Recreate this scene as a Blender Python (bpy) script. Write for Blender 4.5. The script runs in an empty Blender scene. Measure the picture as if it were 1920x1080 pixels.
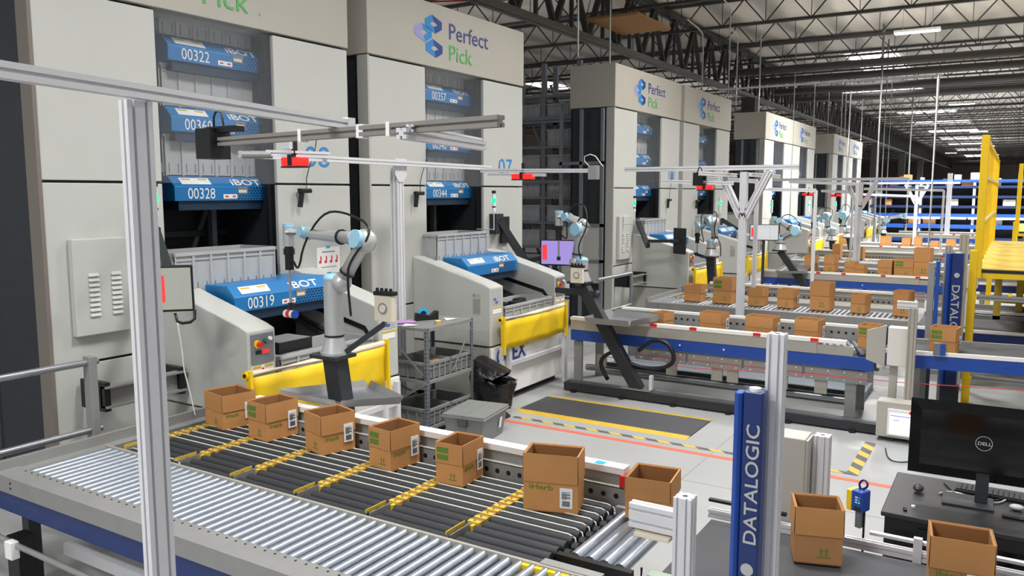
import bpy, math, random
from math import pi, sin, cos, radians as rad
from mathutils import Vector as V, Matrix
random.seed(7)
S = bpy.context.scene
COL = S.collection
# ------------------------------------------------------------------ camera, world, exposure
cam = bpy.data.objects.new('camera', bpy.data.cameras.new('camera')); COL.objects.link(cam)
cam.data.sensor_width = 36; cam.data.lens = 1521.0/1920*36; cam.data.clip_end = 400
cam.location = (0, 0, 2.66); cam.rotation_euler = (rad(90-6.7), 0, rad(31.7))
S.camera = cam
S.view_settings.view_transform = 'Standard'; S.view_settings.look = 'None'
S.view_settings.gamma = 1; S.view_settings.use_curve_mapping = False
S.view_settings.exposure = -0.06
w = bpy.data.worlds.new('world'); S.world = w; w.use_nodes = True
w.node_tree.nodes['Background'].inputs[0].default_value = (0.93, 0.96, 1.0, 1)
w.node_tree.nodes['Background'].inputs[1].default_value = 0.56

def area(loc, sx, sy, power, rot=(0, 0, 0), color=(1, .99, .975), spread=rad(150)):
    d = bpy.data.lights.new('lamp_and_fill_light', 'AREA'); d.shape = 'RECTANGLE'; d.size = sx; d.size_y = sy
    d.energy = power; d.color = color; d.spread = spread
    o = bpy.data.objects.new('lamp_and_fill_light', d); o.location = loc; o.rotation_euler = rot; COL.objects.link(o)
for (x, y, p) in [(-4.0, -4.5, 420), (-3.4, -.6, 230), (-2.4, 9.6, 260), (3.4, 4.5, 130), (3.4, 13, 190), (3.0, 22, 450), (-2.2, 4.6, 300), (-2.8, 15, 400),  # some are hall lamps, others added fill for dim faces and far racking
                  (-2.8, 27.4, 1100), (-2.8, 44, 1300), (-2.8, 56, 1500), (-2.8, 74, 1600), (3.4, 34, 1200), (3.4, 43.5, 1100), (-2.8, 100, 1800), (-13, 20, 500), (-13, 42, 800), (3.4,62,1300)]:
    area((x, y, 7.35), 1.6, .8, p)
    area((x, y, 7.0), 5, 5, p*.045, (pi, 0, 0), spread=pi)      # added up-facing fill, in place of floor bounce, to brighten the roof

# ------------------------------------------------------------------ materials
MT = {}
def mat(name, col, rough=.5, metal=0., noise=.0, nscale=8., bump=0., bscale=60., emit=None, estr=0., alpha=1., spec=.5, trans=0.):
    m = bpy.data.materials.new(name); m.use_nodes = True; nt = m.node_tree; b = nt.nodes['Principled BSDF']
    c = tuple(((v/255)/12.92 if v <= 10 else (((v/255)+.055)/1.055)**2.4) for v in col)
    b.inputs['Base Color'].default_value = (*c, 1); b.inputs['Roughness'].default_value = rough; b.inputs['Metallic'].default_value = metal
    b.inputs['Specular IOR Level'].default_value = spec
    if noise or bump:
        tc = nt.nodes.new('ShaderNodeTexCoord')
    if noise:
        n = nt.nodes.new('ShaderNodeTexNoise'); n.inputs['Scale'].default_value = nscale; n.inputs['Detail'].default_value = 4
        nt.links.new(tc.outputs['Object'], n.inputs['Vector'])
        r = nt.nodes.new('ShaderNodeMapRange'); r.inputs[1].default_value = .3; r.inputs[2].default_value = .7
        r.inputs[3].default_value = 1-noise; r.inputs[4].default_value = 1+noise*.6
        nt.links.new(n.outputs['Fac'], r.inputs[0])
        x = nt.nodes.new('ShaderNodeMix'); x.data_type = 'RGBA'; x.blend_type = 'MULTIPLY'; x.inputs[0].default_value = 1
        x.inputs[6].default_value = (*c, 1); nt.links.new(r.outputs[0], x.inputs[7]); nt.links.new(x.outputs[2], b.inputs['Base Color'])
    if bump:
        n2 = nt.nodes.new('ShaderNodeTexNoise'); n2.inputs['Scale'].default_value = bscale
        nt.links.new(tc.outputs['Object'], n2.inputs['Vector'])
        bp = nt.nodes.new('ShaderNodeBump'); bp.inputs['Strength'].default_value = bump; bp.inputs['Distance'].default_value = .05
        nt.links.new(n2.outputs['Fac'], bp.inputs['Height']); nt.links.new(bp.outputs[0], b.inputs['Normal'])
    if emit:
        b.inputs['Emission Color'].default_value = (*emit, 1); b.inputs['Emission Strength'].default_value = estr
    if alpha < 1: b.inputs['Alpha'].default_value = alpha
    if trans: b.inputs['Transmission Weight'].default_value = trans
    MT[name] = m; return m
mat('panel', (190, 191, 186), .55, noise=.03, nscale=1.2)
mat('panel_head', (176, 172, 162), .55, noise=.03, nscale=1.2)
mat('panel_edge', (120, 112, 104), .6)
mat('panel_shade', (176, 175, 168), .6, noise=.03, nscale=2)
mat('seam', (28, 28, 30), .7)
mat('dark_void', (20, 22, 24), .6, noise=.2, nscale=3)
mat('rack_steel', (120, 126, 131), .5, .25, noise=.08)
mat('rack_dark', (52, 56, 60), .5, .3, noise=.1)
mat('smoked', (50, 56, 55), .07, noise=.6, nscale=1.1, spec=.8)  # strong colour noise stands in for mottled reflections
mat('film', (190, 195, 200), .05, alpha=.07, spec=1.)
mat('blue_bot', (22, 116, 180), .38)
mat('bot_dark', (18, 44, 70), .5)
mat('white', (238, 238, 236), .5)
mat('white_gloss', (240, 238, 234), .3)
mat('tote', (176, 178, 178), .5, noise=.03)
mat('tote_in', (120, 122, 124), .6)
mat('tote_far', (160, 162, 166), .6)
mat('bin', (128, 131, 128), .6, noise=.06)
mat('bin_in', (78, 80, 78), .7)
mat('alu', (220, 220, 223), .45, .22)
mat('alu_slot', (70, 70, 74), .5, .5)
mat('steel', (176, 180, 186), .28, .85, noise=.05)
mat('zinc', (176, 184, 196), .36, .8, noise=.10, nscale=25)
mat('rail_grey', (150, 150, 148), .5, .35, noise=.05)
mat('conv_tan', (172, 168, 158), .5, .3, noise=.04)
mat('royal', (28, 72, 160), .4, noise=.05)
mat('navy', (20, 44, 104), .35)
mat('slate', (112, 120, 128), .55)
mat('alu_shaded', (150, 146, 140), .45, .4)  # same aluminium, darkened for rail faces turned from the light
mat('rubber', (44, 46, 50), .6, noise=.08, nscale=20)
mat('black', (16, 16, 18), .45)
mat('black_gloss', (8, 9, 11), .12)
mat('post_dark', (44, 46, 50), .45, .1)
mat('belt_white', (196, 196, 186), .5)
mat('yellow', (240, 200, 20), .45)
mat('yellow_cloth', (244, 204, 20), .55, noise=.06, nscale=6, bump=.2, bscale=5)
mat('yellow_part', (206, 176, 62), .5, noise=.1)
mat('yellow_steel', (238, 196, 20), .42, noise=.05, nscale=3)
mat('cream', (222, 212, 192), .6, noise=.04)
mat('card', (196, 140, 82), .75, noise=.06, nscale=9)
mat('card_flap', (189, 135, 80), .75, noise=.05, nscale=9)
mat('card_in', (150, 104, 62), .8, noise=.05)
mat('card_dark', (170, 124, 78), .75, noise=.06)
mat('green_ink', (92, 128, 48), .7)
mat('label', (236, 236, 236), .5)
mat('ink', (30, 30, 34), .6)
mat('ink_soft', (110, 114, 122), .6)
mat('orange', (240, 110, 40), .5)
mat('red', (214, 36, 34), .4)
mat('green_btn', (20, 110, 70), .4)
mat('red_glow', (230, 30, 30), .4, emit=(1, .04, .02), estr=.5)
mat('green_glow', (30, 255, 120), .4, emit=(.0, 1, .22), estr=2.2)
mat('robot', (196, 198, 198), .34, .45)
mat('robot_cap', (150, 196, 218), .4)
mat('cable', (14, 14, 15), .4)
mat('cable_w', (210, 205, 196), .5)
mat('floor_grey', (166, 167, 167), .34, noise=.05, nscale=1.3)
mat('floor_red', (222, 108, 84), .5, noise=.06)
mat('mat_black', (66, 66, 70), .7, noise=.06)
mat('mat_yellow', (206, 170, 50), .6, noise=.08)
mat('joist', (70, 68, 66), .55, .2)
mat('joist_lt', (104, 102, 98), .5, .3)
mat('girder', (62, 60, 58), .55, .2)
mat('column', (70, 68, 62), .6)
mat('pipe_dk', (56, 54, 52), .5)
mat('conduit', (176, 180, 176), .4, .3)
mat('lamp_glow', (255, 255, 255), .4, emit=(1, .99, .96), estr=9)
mat('sky_glow', (255, 255, 255), .4, emit=(1, .98, .97), estr=4)
mat('tube_glow', (255, 255, 255), .4, emit=(1, .96, .95), estr=3.5)
mat('screen', (90, 92, 86), .3, emit=(.62, .64, .55), estr=.5)
mat('screen_violet', (70, 50, 90), .3, emit=(.36, .28, .72), estr=1.0)
mat('screen_lit', (120, 122, 124), .3, emit=(.74, .76, .78), estr=.7)
mat('screen_cyan', (230, 245, 250), .3, emit=(.8, .93, 1), estr=.8)
mat('screen_red', (220, 40, 40), .3, emit=(.75, .06, .05), estr=.7)
mat('screen_grey', (150, 150, 140), .3, emit=(.3, .3, .26), estr=.5)
mat('tape_blue', (40, 170, 220), .5)
mat('violet_cloth', (178, 136, 196), .8)
mat('elec', (218, 214, 208), .45)
mat('elec_side', (178, 174, 166), .5)
mat('logo_blue', (40, 130, 196), .5); mat('logo_dk', (26, 62, 136), .5); mat('logo_lilac', (150, 150, 205), .5)
mat('word_blue', (52, 62, 128), .5); mat('word_green', (84, 172, 92), .5); mat('num_blue', (56, 132, 200), .5)
mat('opex_blue', (36, 66, 160), .5)
mat('rack_blue', (30, 78, 160), .5); mat('rack_navy', (24, 40, 84), .5)
mat('bag', (26, 26, 28), .35, bump=.6, bscale=12)
mat('pcb', (150, 164, 150), .4)
mat('desk', (40, 41, 44), .4, noise=.05)
mat('wall_far', (150, 136, 124), .8, noise=.1, nscale=.2)
# hazard tape : diagonal black and yellow stripes
m = mat('hazard', (216, 182, 60), .6); nt = m.node_tree
tc = nt.nodes.new('ShaderNodeTexCoord'); wv = nt.nodes.new('ShaderNodeTexWave'); wv.bands_direction = 'DIAGONAL'
wv.inputs['Scale'].default_value = 2.2; cr = nt.nodes.new('ShaderNodeValToRGB'); cr.color_ramp.interpolation = 'CONSTANT'
cr.color_ramp.elements[0].color = (.1, .1, .1, 1); cr.color_ramp.elements[1].color = (.55, .42, .08, 1); cr.color_ramp.elements[1].position = .5
nt.links.new(tc.outputs['Object'], wv.inputs['Vector']); nt.links.new(wv.outputs['Fac'], cr.inputs[0]); nt.links.new(cr.outputs[0], nt.nodes['Principled BSDF'].inputs['Base Color'])
# roof lining : sagging white insulation
m = mat('roof', (196, 190, 182), .9); nt = m.node_tree
tc = nt.nodes.new('ShaderNodeTexCoord'); wv = nt.nodes.new('ShaderNodeTexWave'); wv.bands_direction = 'X'; wv.inputs['Scale'].default_value = .22
wv.inputs['Distortion'].default_value = 3; wv.inputs['Detail'].default_value = 3; wv.inputs['Detail Scale'].default_value = .6
bp = nt.nodes.new('ShaderNodeBump'); bp.inputs['Strength'].default_value = .8; bp.inputs['Distance'].default_value = .35
nt.links.new(tc.outputs['Object'], wv.inputs['Vector']); nt.links.new(wv.outputs['Fac'], bp.inputs['Height']); nt.links.new(bp.outputs[0], nt.nodes['Principled BSDF'].inputs['Normal'])

# ------------------------------------------------------------------ mesh helpers
def frame(d, up=(0, 0, 1)):
    d = V(d).normalized(); u = V(up)
    if abs(d.dot(u)) > .98: u = V((1, 0, 0))
    a = d.cross(u).normalized(); return a, a.cross(d).normalized(), d
class M:
    def __init__(s): s.v = []; s.f = []; s.m = []; s.s = []; s.names = []
    def mi(s, name):
        if name not in s.names: s.names.append(name)
        return s.names.index(name)
    def add(s, vs, fs, mname, smooth=False):
        o = len(s.v); k = s.mi(mname); s.v += [tuple(p) for p in vs]
        for f in fs: s.f.append([i+o for i in f]); s.m.append(k); s.s.append(smooth)
        return s
    def box(s, x0, x1, y0, y1, z0, z1, m='panel'):
        vs = [(x, y, z) for z in (z0, z1) for y in (y0, y1) for x in (x0, x1)]
        return s.add(vs, [(0, 2, 3, 1), (4, 5, 7, 6), (0, 1, 5, 4), (2, 6, 7, 3), (0, 4, 6, 2), (1, 3, 7, 5)], m)
    def bar(s, p0, p1, w, h, m='alu', up=(0, 0, 1)):
        p0 = V(p0); p1 = V(p1); a, b, d = frame(p1-p0, up)
        vs = [p+a*i*w/2+b*j*h/2 for p in (p0, p1) for i, j in ((-1, -1), (1, -1), (1, 1), (-1, 1))]
        return s.add(vs, [(0, 1, 2, 3), (7, 6, 5, 4), (0, 4, 5, 1), (1, 5, 6, 2), (2, 6, 7, 3), (3, 7, 4, 0)], m)
    def cyl(s, p0, p1, r, m='steel', n=12, r2=None, caps=True):
        p0 = V(p0); p1 = V(p1); r2 = r if r2 is None else r2; a, b, d = frame(p1-p0)
        vs = [p+a*cos(2*pi*i/n)*q+b*sin(2*pi*i/n)*q for p, q in ((p0, r), (p1, r2)) for i in range(n)]
        s.add(vs, [(i, i+n, (i+1) % n+n, (i+1) % n) for i in range(n)], m, True)
        if caps: s.add(vs, [tuple(range(n)), tuple(range(2*n-1, n-1, -1))], m)
        return s
    def tube(s, pts, r, m='cable', n=8, sub=0):
        pts = [V(p) for p in pts]
        for _ in range(sub):
            q = [pts[0]]
            for i in range(len(pts)-1): q += [pts[i].lerp(pts[i+1], .25), pts[i].lerp(pts[i+1], .75)]
            q.append(pts[-1]); pts = q
        N = len(pts); vs = []; a = None
        for i, p in enumerate(pts):
            d = (pts[min(i+1, N-1)]-pts[max(i-1, 0)]).normalized()
            if a is None: a, b, _ = frame(d)
            else:
                a = (a-d*a.dot(d)).normalized(); b = d.cross(a)
            rr = r[i] if isinstance(r, (list, tuple)) else r
            vs += [p+a*cos(2*pi*k/n)*rr+b*sin(2*pi*k/n)*rr for k in range(n)]
        fs = [(i*n+k, i*n+(k+1) % n, (i+1)*n+(k+1) % n, (i+1)*n+k) for i in range(N-1) for k in range(n)]
        s.add(vs, fs, m, True)
        return s.add(vs, [tuple(range(n-1, -1, -1)), tuple(range((N-1)*n, N*n))], m)
    def prism(s, poly, axis, a0, a1, m='panel'):
        def P(u, v, a): return {'x': (a, u, v), 'y': (u, a, v), 'z': (u, v, a)}[axis]
        n = len(poly); vs = [P(u, v, a0) for u, v in poly]+[P(u, v, a1) for u, v in poly]
        return s.add(vs, [tuple(range(n)), tuple(range(2*n-1, n-1, -1))]+[(i, i+n, (i+1) % n+n, (i+1) % n) for i in range(n)], m)
    def sph(s, c, r, m='robot', seg=14, rings=8, sc=(1, 1, 1)):
        c = V(c); vs = []
        for j in range(rings+1):
            t = pi*j/rings
            for i in range(seg): vs.append(c+V((sin(t)*cos(2*pi*i/seg)*r*sc[0], sin(t)*sin(2*pi*i/seg)*r*sc[1], cos(t)*r*sc[2])))
        return s.add(vs, [(j*seg+i, j*seg+(i+1) % seg, (j+1)*seg+(i+1) % seg, (j+1)*seg+i) for j in range(rings) for i in range(seg)], m, True)
    def quad(s, a, b, c, d, m='panel'): return s.add([a, b, c, d], [(0, 1, 2, 3)], m)
    def plate(s, o, r, u, w, h, m, t=.004):
        """thin slab, lower-left corner o, along r and u, thickness out of r x u"""
        o = V(o); r = V(r).normalized(); u = V(u).normalized(); n = r.cross(u)
        vs = [o+r*i*w+u*j*h+n*k*t for k in (0, 1) for i, j in ((0, 0), (1, 0), (1, 1), (0, 1))]
        return s.add(vs, [(3, 2, 1, 0), (4, 5, 6, 7), (0, 1, 5, 4), (1, 2, 6, 5), (2, 3, 7, 6), (3, 0, 4, 7)], m)
    def disc(s, c, n, r, m, t=.004, k=12):
        c = V(c); return s.cyl(c, c+V(n).normalized()*t, r, m, k)
    def text(s, st, o, r, u, h, m, t=.003, xs=1., align='LEFT', bold=0.):
        key = (st, align, bold)
        if key not in TX:
            cu = bpy.data.curves.new('lettering', 'FONT'); cu.body = st; cu.size = 1; cu.align_x = align; cu.offset = bold; cu.resolution_u = 3
            ob = bpy.data.objects.new('lettering', cu); COL.objects.link(ob); dg = bpy.context.evaluated_depsgraph_get()
            me = bpy.data.meshes.new_from_object(ob.evaluated_get(dg)); TX[key] = ([v.co.copy() for v in me.vertices], [tuple(p.vertices) for p in me.polygons])
            bpy.data.objects.remove(ob); bpy.data.curves.remove(cu); bpy.data.meshes.remove(me)
        vs, fs = TX[key]; o = V(o); r = V(r).normalized(); u = V(u).normalized(); n = r.cross(u)*t; k = h/.72
        return s.add([o+r*v.x*k*xs+u*v.y*k+n for v in vs], fs, m)
    def alu(s, p0, p1, w=.045, h=.045, up=(0, 0, 1), m='alu', nw=1, nh=1, d=.012, g=.010):
        """slotted aluminium profile"""
        p0 = V(p0); p1 = V(p1); a, b, dd = frame(p1-p0, up); poly = []
        def side(o, along, inw, L, n):
            pts = [o]
            for i in range(n):
                c = L*(i+.5)/n
                pts += [o+along*(c-g/2), o+along*(c-g/2)+inw*d, o+along*(c+g/2)+inw*d, o+along*(c+g/2)]
            return pts
        P = V((-w/2, -h/2)); X = V((1, 0)); Y = V((0, 1))
        poly += side(V((-w/2, -h/2)), X, Y, w, nw)+side(V((w/2, -h/2)), Y, -X, h, nh)+side(V((w/2, h/2)), -X, -Y, w, nw)+side(V((-w/2, h/2)), -Y, X, h, nh)
        n = len(poly); vs = [p+a*q.x+b*q.y for p in (p0, p1) for q in poly]
        fs = [(i, (i+1) % n, (i+1) % n+n, i+n) for i in range(n)]
        s.add(vs, fs, m); s.add(vs, [tuple(range(n-1, -1, -1)), tuple(range(n, 2*n))], m); return s
    def mesh(s, name):
        me = bpy.data.meshes.new(name); me.from_pydata(s.v, [], s.f)
        for n in s.names: me.materials.append(MT[n])
        me.polygons.foreach_set('material_index', s.m); me.polygons.foreach_set('use_smooth', s.s); me.update(); return me
    def build(s, name, parent=None, loc=(0, 0, 0), bevel=0, **kw):
        o = bpy.data.objects.new(name, s.mesh(name)); COL.objects.link(o); o.location = loc
        if parent: own(o, parent)
        if bevel:
            b = o.modifiers.new('bevel', 'BEVEL'); b.width = bevel; b.segments = 2; b.limit_method = 'ANGLE'
        for k, v in kw.items(): o[k] = v
        return o
TX = {}
KIDS = {}
def own(o, p):
    o.parent = p
    KIDS.setdefault(p.name, []).append(o)
def tag(o, label, category, group=None, kind=None):
    o['label'] = label; o['category'] = category
    if group: o['group'] = group
    if kind: o['kind'] = kind
    return o
def thing(name, label, cat, loc=(0, 0, 0), rz=0, group=None):
    o = bpy.data.objects.new(name, None); COL.objects.link(o); o.location = loc; o.rotation_euler = (0, 0, rz); o.empty_display_size = .1
    return tag(o, label, cat, group)
def dup(root, loc=None, label=None, group=None, rz=None, parent=None):
    c = root.copy(); COL.objects.link(c); c.parent = None
    if parent: own(c, parent)
    if loc is not None: c.location = loc
    if rz is not None: c.rotation_euler = (0, 0, rz)
    if label: c['label'] = label
    if group: c['group'] = group
    for ch in KIDS.get(root.name, []): dup(ch, parent=c)
    return c
def inst(o, parent, loc=None):
    c = o.copy(); COL.objects.link(c); own(c, parent)
    if loc is not None: c.location = loc
    return c
def struct(o): o['kind'] = 'structure'; return o
X, Y, Z = V((1, 0, 0)), V((0, 1, 0)), V((0, 0, 1))

# ------------------------------------------------------------------ room
struct(M().box(-40, 14, -6, 172, -.1, 0, 'floor_grey').build('floor'))
struct(M().box(-40, 14, -6, 172, 8.25, 8.35, 'roof').build('ceiling'))
struct(M().box(-40, 14, 172, 172.3, 0, 8.25, 'wall_far').build('wall_back'))
struct(M().box(-40.3, -40, -6, 172, 0, 8.25, 'wall_far').build('wall_left'))
t = M()
for x in (-12.5, -7.5, -2.5, 2.5): t.box(x-.004, x+.004, -6, 60, 0, .0015, 'rail_grey')
for y in (-1, 3, 7.05, 11.5, 15.5, 19.5): t.box(-14, 14, y-.004, y+.004, 0, .0015, 'rail_grey')
struct(t.build('trim_1'))
tag(M().box(-5.05, .6, 7.83, 7.905, 0, .003, 'floor_red').build('floor_tape'), 'orange red line of tape running across the grey floor', 'floor tape')
tag(M().box(-4.95, -1.22, 8.02, 8.085, 0, .003, 'hazard').build('floor_tape'), 'long faded black and yellow striped tape beside the orange floor line', 'floor tape')
tag(M().box(-1.22, -1.11, 8.02, 9.2, 0, .004, 'hazard').build('floor_tape'), 'short bright black and yellow striped tape leading to the touch screen cabinet', 'floor tape')
mt = thing('floor_mat', 'dark anti-fatigue floor mat with yellow edges in front of the white station', 'mat', (-3.98, 8.72, 0))
M().box(-1.08, 1.10, -.35, .35, .002, .014, 'mat_black').build('mat_surface', mt)
e = M()
for s_ in (-1, 1): e.prism([(s_*.46, .0), (s_*.35, .0), (s_*.35, .014)], 'x', -1.08, 1.10, 'mat_yellow')
e.build('mat_edge', mt)
m2 = dup(mt, (-3.98, 19.4, 0), 'dark floor mat with yellow edges in the second work bay')

# ------------------------------------------------------------------ roof steel
GX = -9.5; GB, GT = 6.55, 8.2
def joist_mesh(L, seed):
    r = random.Random(seed); tc, bc, wb = M(), M(), M()
    for d in (-.035, .035):
        tc.bar((0, d, 0), (L, d, 0), .05, .07, 'joist'); bc.bar((0, d, -.72), (L, d, -.72), .05, .07, 'joist')
    n = int(L/.62); k = 0
    for i in range(n):
        x0 = i*L/n; x1 = (i+1)*L/n; z0, z1 = (0, -.72) if i % 2 == 0 else (-.72, 0)
        wb.bar((x0, 0, z0), (x1, 0, z1), .035, .035, 'joist')
        if i % 2 == 0: wb.bar((x1, 0, -.72), (x1, 0, 0), .018, .018, 'joist')
    return tc, bc, wb
def make_joist(L, label, group):
    t = thing('roof_joist', label, 'roof joist', (0, 0, 0), 0, group)
    a, b, c = joist_mesh(L, 1); a.build('top_chord', t); b.build('bottom_chord', t); c.build('web', t); return t
JR = make_joist(20, 'slender dark open web steel joist crossing under the white roof right of the girders', 'roof joists of the right hand bay')
JL = make_joist(22, 'slender dark open web steel joist crossing under the white roof left of the girders', 'roof joists of the left hand bay')
nj = {}
def ordinal(n):
    a = ['', 'first', 'second', 'third', 'fourth', 'fifth', 'sixth', 'seventh', 'eighth', 'ninth', 'tenth', 'eleventh', 'twelfth', 'thirteenth', 'fourteenth', 'fifteenth', 'sixteenth', 'seventeenth', 'eighteenth', 'nineteenth']
    if n < 20: return a[n]
    t_, u = divmod(n, 10); w_ = {2: 'twent', 3: 'thirt', 4: 'fort', 5: 'fift'}[t_]
    return w_+'ieth' if u == 0 else w_+'y-'+a[u]
y = 24.05-3.62*5; k = 0
while y < 168:
    for J, x0 in ((JR, GX), (JL, GX-22.0)):
        if J is JL and (y < 13 or y > 120): continue
        loc = (x0, y, 8.19)
        side = 'right' if J is JR else 'left'; nj[side] = nj.get(side, 0)+1
        lb = 'dark open web roof joist %s of the big girders, %s from the camera' % (side, ordinal(nj[side]))
        if J.get('used'): dup(J, loc, lb)
        else: J.location = loc; J['used'] = 1; J['label'] = lb
    y += 3.62 if y < 80 else 4.6
for J in (JR, JL):
    del J['used']
for o in list(COL.objects):
    if o.name.startswith('roof_joist') and 'used' in o: del o['used']
def make_girder(L):
    t = thing('roof_girder', 'heavy dark trussed roof girder nearest the camera in the line over the towers', 'roof girder', (0, 0, 0), 0, 'roof girders in line above the towers')
    a = M(); a.bar((-.09, 0, GT-.08), (-.09, L, GT-.08), .13, .14, 'girder'); a.bar((.09, 0, GT-.08), (.09, L, GT-.08), .13, .14, 'girder'); a.build('top_chord', t)
    a = M(); a.bar((-.09, 0, GB), (-.09, L, GB), .14, .12, 'joist_lt'); a.bar((.09, 0, GB), (.09, L, GB), .14, .12, 'joist_lt'); a.build('bottom_chord', t)
    n = 10
    for i in range(n):
        y0 = L*i/n; y1 = L*(i+1)/n; ym = (y0+y1)/2
        M().bar((0, y0, GT-.1), (0, ym, GB), .1, .13, 'girder', (1, 0, 0)).bar((0, ym, GB), (0, y1, GT-.1), .1, .13, 'girder', (1, 0, 0)).build('diagonal', t)
        M().bar((0, y0, GB), (0, y0, GT-.1), .08, .08, 'girder', (1, 0, 0)).build('vertical', t)
    return t
G = make_girder(17.5); G.location = (GX, -1.1, 0)
for i in range(1, 9): dup(G, (GX, -1.1+17.5*i, 0), 'heavy dark trussed roof girder, %s from the camera in the line over the towers' % ('second', 'third', 'fourth', 'fifth', 'sixth', 'seventh', 'eighth', 'ninth')[i-1])
for i, yc in enumerate((33.9, 51.4, 68.9, 86.4, 103.9)):
    c = thing('steel_column', '%s dark steel roof column standing behind the storage towers' % ('nearest', 'second nearest', 'third nearest', 'fourth nearest', 'farthest')[i], 'column', (GX, yc, 0))
    M().box(-.28, .28, -.28, .28, 0, GB-.07, 'column').build('shaft', c); M().box(-.4, .4, -.4, .4, 0, .04, 'column').build('base_plate', c)
# thick service pipes hung under the joists
for i, (yy, zz) in enumerate(((29.8, 6.95), (32.6, 6.95), (36.3, 6.95), (39.8, 6.95))):
    o = M().cyl((GX+.4, yy, zz), (9, yy, zz), .135, 'pipe_dk', 12)
    for xx in (-8, -4, 0, 4): o.cyl((xx, yy, zz), (xx, yy, 7.45), .012, 'pipe_dk', 5)
    tag(o.build('service_pipe'), '%s thick dark pipe hung crosswise under the roof joists' % ('nearest', 'second', 'third', 'farthest')[i], 'pipe')
# red sprinkler line and pale conduit along the roof
tag(M().cyl((-14, 16, 7.35), (8, 25.5, 7.35), .02, 'red', 6).build('sprinkler_pipe'), 'thin red sprinkler pipe slanting under the roof', 'pipe')
# ------------------------------------------------------------------ lamps and skylights
def make_lamp():
    t = thing('high_bay_lamp', 'bright linear lamp hanging under the roof, nearest of the row', 'ceiling lamp')
    M().box(-.62, .62, -.16, .16, 0, .07, 'white').build('housing', t)
    g = M(); g.box(-.6, .6, -.13, -.02, -.02, 0, 'lamp_glow'); g.box(-.6, .6, .02, .13, -.02, 0, 'lamp_glow'); g.build('tube', t)
    r = M(); r.cyl((-.4, 0, .07), (-.4, 0, .85), .008, 'conduit', 5); r.cyl((.4, 0, .07), (.4, 0, .85), .008, 'conduit', 5); r.build('hanger', t)
    return t
L0 = make_lamp(); L0.location = (-2.8, 27.4, 7.4)
for i, (x, y) in enumerate([(-2.8, 50.7), (-2.8, 74), (-2.8, 97), (-2.8, 120), (-11.6, 86), (-11.6, 110), (1.2, 97), (1.2, 120), (-7.0, 112), (-14.5, 64)]):
    dup(L0, (x, y, 7.4), 'linear lamp hanging under the roof far down the hall, %s' % ('second of the row', 'third of the row', 'fourth of the row', 'fifth of the row', 'left of the columns', 'far left of the columns', 'right of the row and nearer', 'right of the row and farther', 'just left of the row', 'leftmost, seen between the columns')[i])
for i, (x0, x1, y0, y1) in enumerate([(-6.3, -4.3, 35.4, 41), (-8.6, -4.6, 48.6, 50.4), (-7.4, -3.8, 62.6, 65.2), (-7.4, -3.4, 71.8, 74.4), (-7.2, -3.2, 82, 86), (-7.0, -3.2, 93, 97), (-7.0, -3.2, 104, 108), (-7.0, -3.2, 118, 124), (-7.0, -3.2, 138, 146), (-21.8, -20.2, 36.0, 39.4)]):
    o = thing('skylight', ('nearest bright skylight over the conveyors', 'narrow bright skylight beyond the nearest one', 'third bright skylight down the roof', 'fourth bright skylight down the roof', 'fifth bright skylight down the roof', 'sixth bright skylight down the roof', 'seventh bright skylight down the roof', 'eighth bright skylight down the roof', 'farthest bright skylight down the roof', 'bright skylight seen beside the big left girder')[i], 'skylight', ((x0+x1)/2, (y0+y1)/2, 8.2))
    a, b = (x1-x0)/2, (y1-y0)/2
    M().box(-a, a, -b, b, 0, .04, 'sky_glow').build('diffuser', o)
    f = M()
    for s_ in (-1, 1): f.box(s_*a-.05, s_*a+.05, -b, b, -.02, .045, 'white'); f.box(-a, a, s_*b-.05, s_*b+.05, -.02, .045, 'white')
    f.build('frame', o)

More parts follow.
